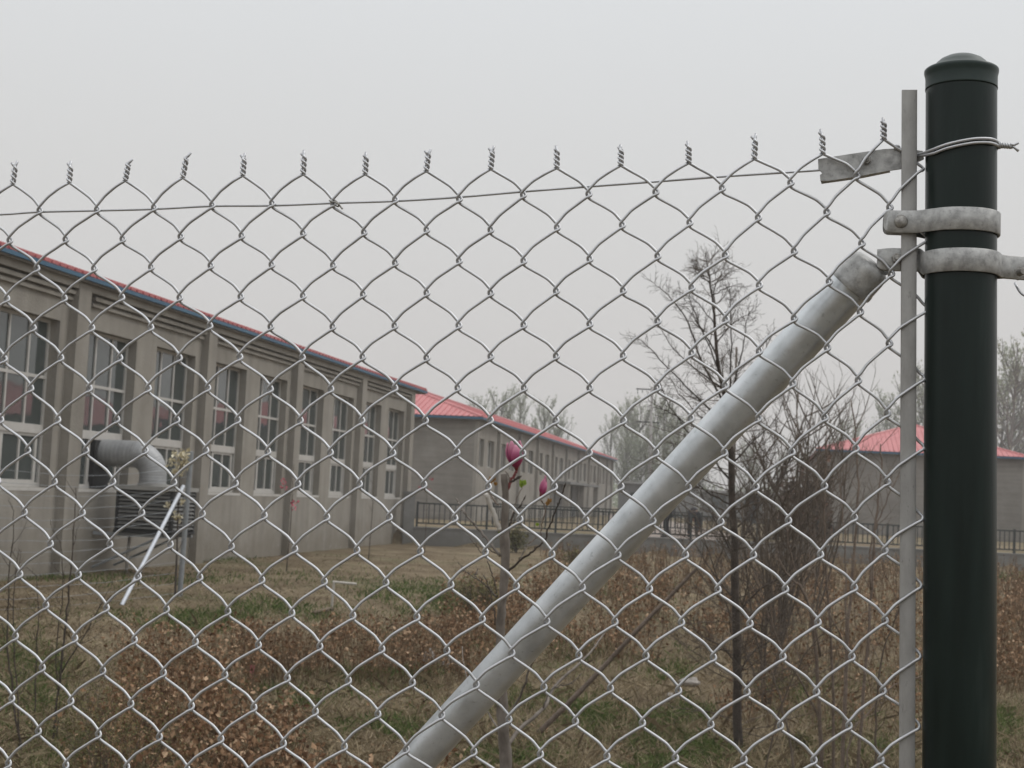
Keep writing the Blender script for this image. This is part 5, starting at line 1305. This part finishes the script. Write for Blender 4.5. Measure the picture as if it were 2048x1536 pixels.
# ------------------------------------------------------------------ ground cover
def blades(mb, P, h0, h1, w_, lean=.5, n_=1):
    P = np.array(P); N = len(P)
    if not N: return
    a = rng.uniform(0, 2 * math.pi, N); h = rng.uniform(h0, h1, N); l_ = rng.normal(0, lean, (N, 2)) * h[:, None]
    sd_ = np.c_[np.cos(a), np.sin(a), np.zeros(N)] * (w_ * rng.uniform(.6, 1.3, N))[:, None]
    tip = P + np.c_[l_, h]; mid = P + np.c_[l_ * .35, h * .6]
    V = np.stack([P - sd_, P + sd_, mid + sd_ * .7, tip, mid - sd_ * .7], 1).reshape(-1, 3); o = len(mb.v)
    mb.v.extend(map(tuple, V.tolist())); mb.f.extend([(o + 5 * k, o + 5 * k + 1, o + 5 * k + 2, o + 5 * k + 3, o + 5 * k + 4) for k in range(N)])
def scatter(x0, x1, y0, y1, n_, thr=None, sc_=1.0, seed=0):
    """points on the ground inside a photo region, thinned by noise"""
    o = []
    while len(o) < n_:
        x, y = rng.uniform(x0, x1), rng.uniform(y0, y1); p = on_z(x, y)
        if p[1] > wall_y(p[0]) - .1 and p[0] > WX0 - .2: continue
        if -(p @ nv) > D1 - .1: continue
        if thr is not None and mn.noise(Vector((p[0] * sc_ + seed, p[1] * sc_ * .6, seed))) < thr: 
            if rng.random() < .97: continue
        o.append(gz(p))
    return o
mg_ = MB()
for (x, y, rx, ry, n_) in ((830, 1180, 70, 18, 900), (900, 1200, 40, 12, 400), (560, 1215, 70, 14, 600), (840, 1222, 80, 14, 500), (330, 1246, 80, 16, 700), (450, 1236, 60, 12, 500), (440, 1118, 70, 6, 300), (150, 1160, 170, 7, 600), (60, 1370, 80, 45, 1100), (30, 1300, 60, 30, 500),
        (1045, 1515, 60, 22, 800), (1185, 1432, 34, 16, 500), (1300, 1442, 36, 20, 600), (1380, 1425, 34, 18, 500), (725, 1347, 40, 9, 300), (830, 1352, 60, 10, 400), (640, 1350, 120, 12, 300), (1150, 1300, 50, 26, 300), (1340, 1335, 40, 20, 300), (1130, 1400, 60, 16, 300), (1400, 1495, 70, 22, 700), (1310, 1530, 60, 14, 500), (1010, 1400, 60, 16, 250), (1560, 1380, 70, 24, 400),
        (2020, 1440, 60, 24, 900), (2030, 1156, 60, 7, 700), (2010, 1500, 60, 20, 300), (740, 1445, 50, 16, 300), (620, 1400, 60, 14, 300), (800, 1460, 40, 14, 400), (480, 1380, 60, 10, 200), (1720, 1500, 60, 30, 400), (560, 1150, 160, 20, 350), (980, 1290, 70, 20, 250), (1250, 1180, 120, 14, 300), (140, 1500, 120, 40, 700)):
    q = []; n_ = int(n_ * 1.6)
    cl = [(x + rng.normal(0, rx * .7), y + rng.normal(0, ry * .7)) for _ in range(18)]
    for _ in range(n_):
        c_ = cl[rng.integers(0, 18)]; q.append(gz(on_z(c_[0] + rng.normal(0, rx * .30), c_[1] + rng.normal(0, ry * .34))))
    d_ = math.dist(q[0][:2], (0, 0)); k_ = max(1, d_ / 11)
    blades(mg_, q, .03, .08, .0034 * k_, .6)
blades(mg_, scatter(-80, 2100, 1130, 1640, 16000, .05, .9, 17), .02, .06, .0030, .8)
tag(mg_.build('grass', 'grass', smooth=False), 'patches of fresh green grass scattered through the dry lawn', 'grass', kind='stuff')
md_ = MB()
blades(md_, scatter(-80, 2100, 1110, 1300, 24000), .015, .055, .0050, 1.4)
blades(md_, scatter(-80, 2100, 1300, 1640, 52000), .02, .085, .0024, 1.5)
blades(md_, scatter(-80, 2100, 1230, 1640, 9000, .08, 1.5, 3), .06, .18, .0022, .8)
tag(md_.build('dry_grass', 'drygrass', smooth=False), 'matted dry straw coloured grass covering the lawn', 'grass', kind='stuff')
ml = MB(); q = scatter(-80, 1500, 1380, 1700, 2300, .05, 1.1, 8) + scatter(150, 2100, 1300, 1600, 900); q = np.array(q) + zz * .006
flakes(ml, q, .030, 1.5, np.array([unit([math.cos(a), math.sin(a), .15]) for a in rng.uniform(0, 6.28, len(q))])); tag(ml.build('fallen_leaves', 'deadleaf', smooth=False), 'curled brown leaves fallen over the lawn', 'leaves', kind='stuff')

def weeds(regions, name, label):
    ms, mf = MB(), MB()
    for (x0, x1, y0, y1, n_, h0, h1, nl, ls, thr, seed) in regions:
        for p in scatter(x0, x1, y0, y1, n_, thr, 1.3, seed):
            h = rng.uniform(h0, h1); k_ = max(1, p[1] / 12); ns = rng.integers(1, 4)
            for _ in range(ns):
                P = [p + rng.normal(0, .02, 3) * (1, 1, 0)]; d = unit([rng.normal(0, .22), rng.normal(0, .22), 1])
                for _ in range(3): d = unit(d + rng.normal(0, .1, 3)); P.append(P[-1] + d * h / 3)
                ms.tube(P, [.0028 * k_, .0012 * k_], 3, cap=False)
                m_ = rng.poisson(nl)
                if m_:
                    t_ = rng.uniform(.3, 1.02, m_) ** .8; C_ = np.array([along(P, min(v, 1))[0] for v in t_]); flakes(mf, C_ + rng.normal(0, .022, (m_, 3)), ls * min(k_, 1.7), 1.45)
                for _ in range(3):
                    q_, ax = along(P, rng.uniform(.3, .9)); e_ = q_ + unit(ax + rvec() * .8) * h * .22; ms.add([q_, q_ + rt * .0016 * k_, e_], [(0, 1, 2)])
    e = empty(name, (0, 8, 0), label=label, cat='weeds', kind='stuff')
    ms.build('stems', 'deadstem', e, (0, 8, 0), smooth=False); mf.build('dry_leaves', 'deadleaf', e, (0, 8, 0), smooth=False)
    for c in e.children: c['kind'] = 'stuff'
    return e
weeds([(480, 1010, 1322, 1378, 380, .26, .44, 3.4, .030, None, 0), (230, 520, 1310, 1440, 150, .28, .44, 7, .032, None, 0), (640, 1000, 1262, 1300, 120, .18, .30, 4, .03, None, 0)], 'dry_weeds', 'belt of dry brown leafy weeds standing across the middle of the lawn')
weeds([(170, 620, 1500, 1800, 190, .26, .46, 13, .033, None, 0), (560, 900, 1600, 1840, 110, .22, .36, 12, .033, None, 0), (230, 480, 1440, 1560, 80, .3, .5, 11, .032, None, 0), (900, 1060, 1640, 1800, 30, .2, .3, 10, .034, None, 0)], 'dry_weeds', 'thick clump of curled brown leaves on weeds in the bottom left foreground')
weeds([(1080, 2500, 1112, 1200, 1250, .3, .6, 3, .026, -.05, 5), (1090, 2500, 1200, 1345, 900, .3, .55, 5, .03, .0, 9), (890, 1120, 1185, 1290, 170, .25, .42, 7, .028, None, 0), (1450, 1860, 1345, 1480, 130, .2, .4, 4, .03, .05, 2)], 'dry_weeds', 'wide field of brown dead weeds behind the diagonal pipe and larch')
weeds([(1975, 2110, 1180, 1300, 190, .3, .5, 3, .028, None, 0), (1975, 2110, 1330, 1400, 110, .3, .45, 4, .03, None, 0)], 'dry_weeds', 'reddish dead reeds and weeds right of the green post')

# ------------------------------------------------------------------ thin spring haze
m, n, l, b = nmat('haze_air')
n.remove(b)
pv = n.new('ShaderNodeVolumePrincipled'); pv.inputs['Density'].default_value = 0.0013; pv.inputs['Color'].default_value = (0.93, 0.92, 0.91, 1); pv.inputs['Anisotropy'].default_value = 0.2
l(pv.outputs[0], n['Material Output'].inputs['Volume'])
MT['haze'] = m
m_ = MB(); m_.box(-920, 920, -920, 1830, -1.2, 15)
tag(m_.build('haze', 'haze', smooth=False), 'thin pale spring haze over the yard', 'haze', kind='stuff')
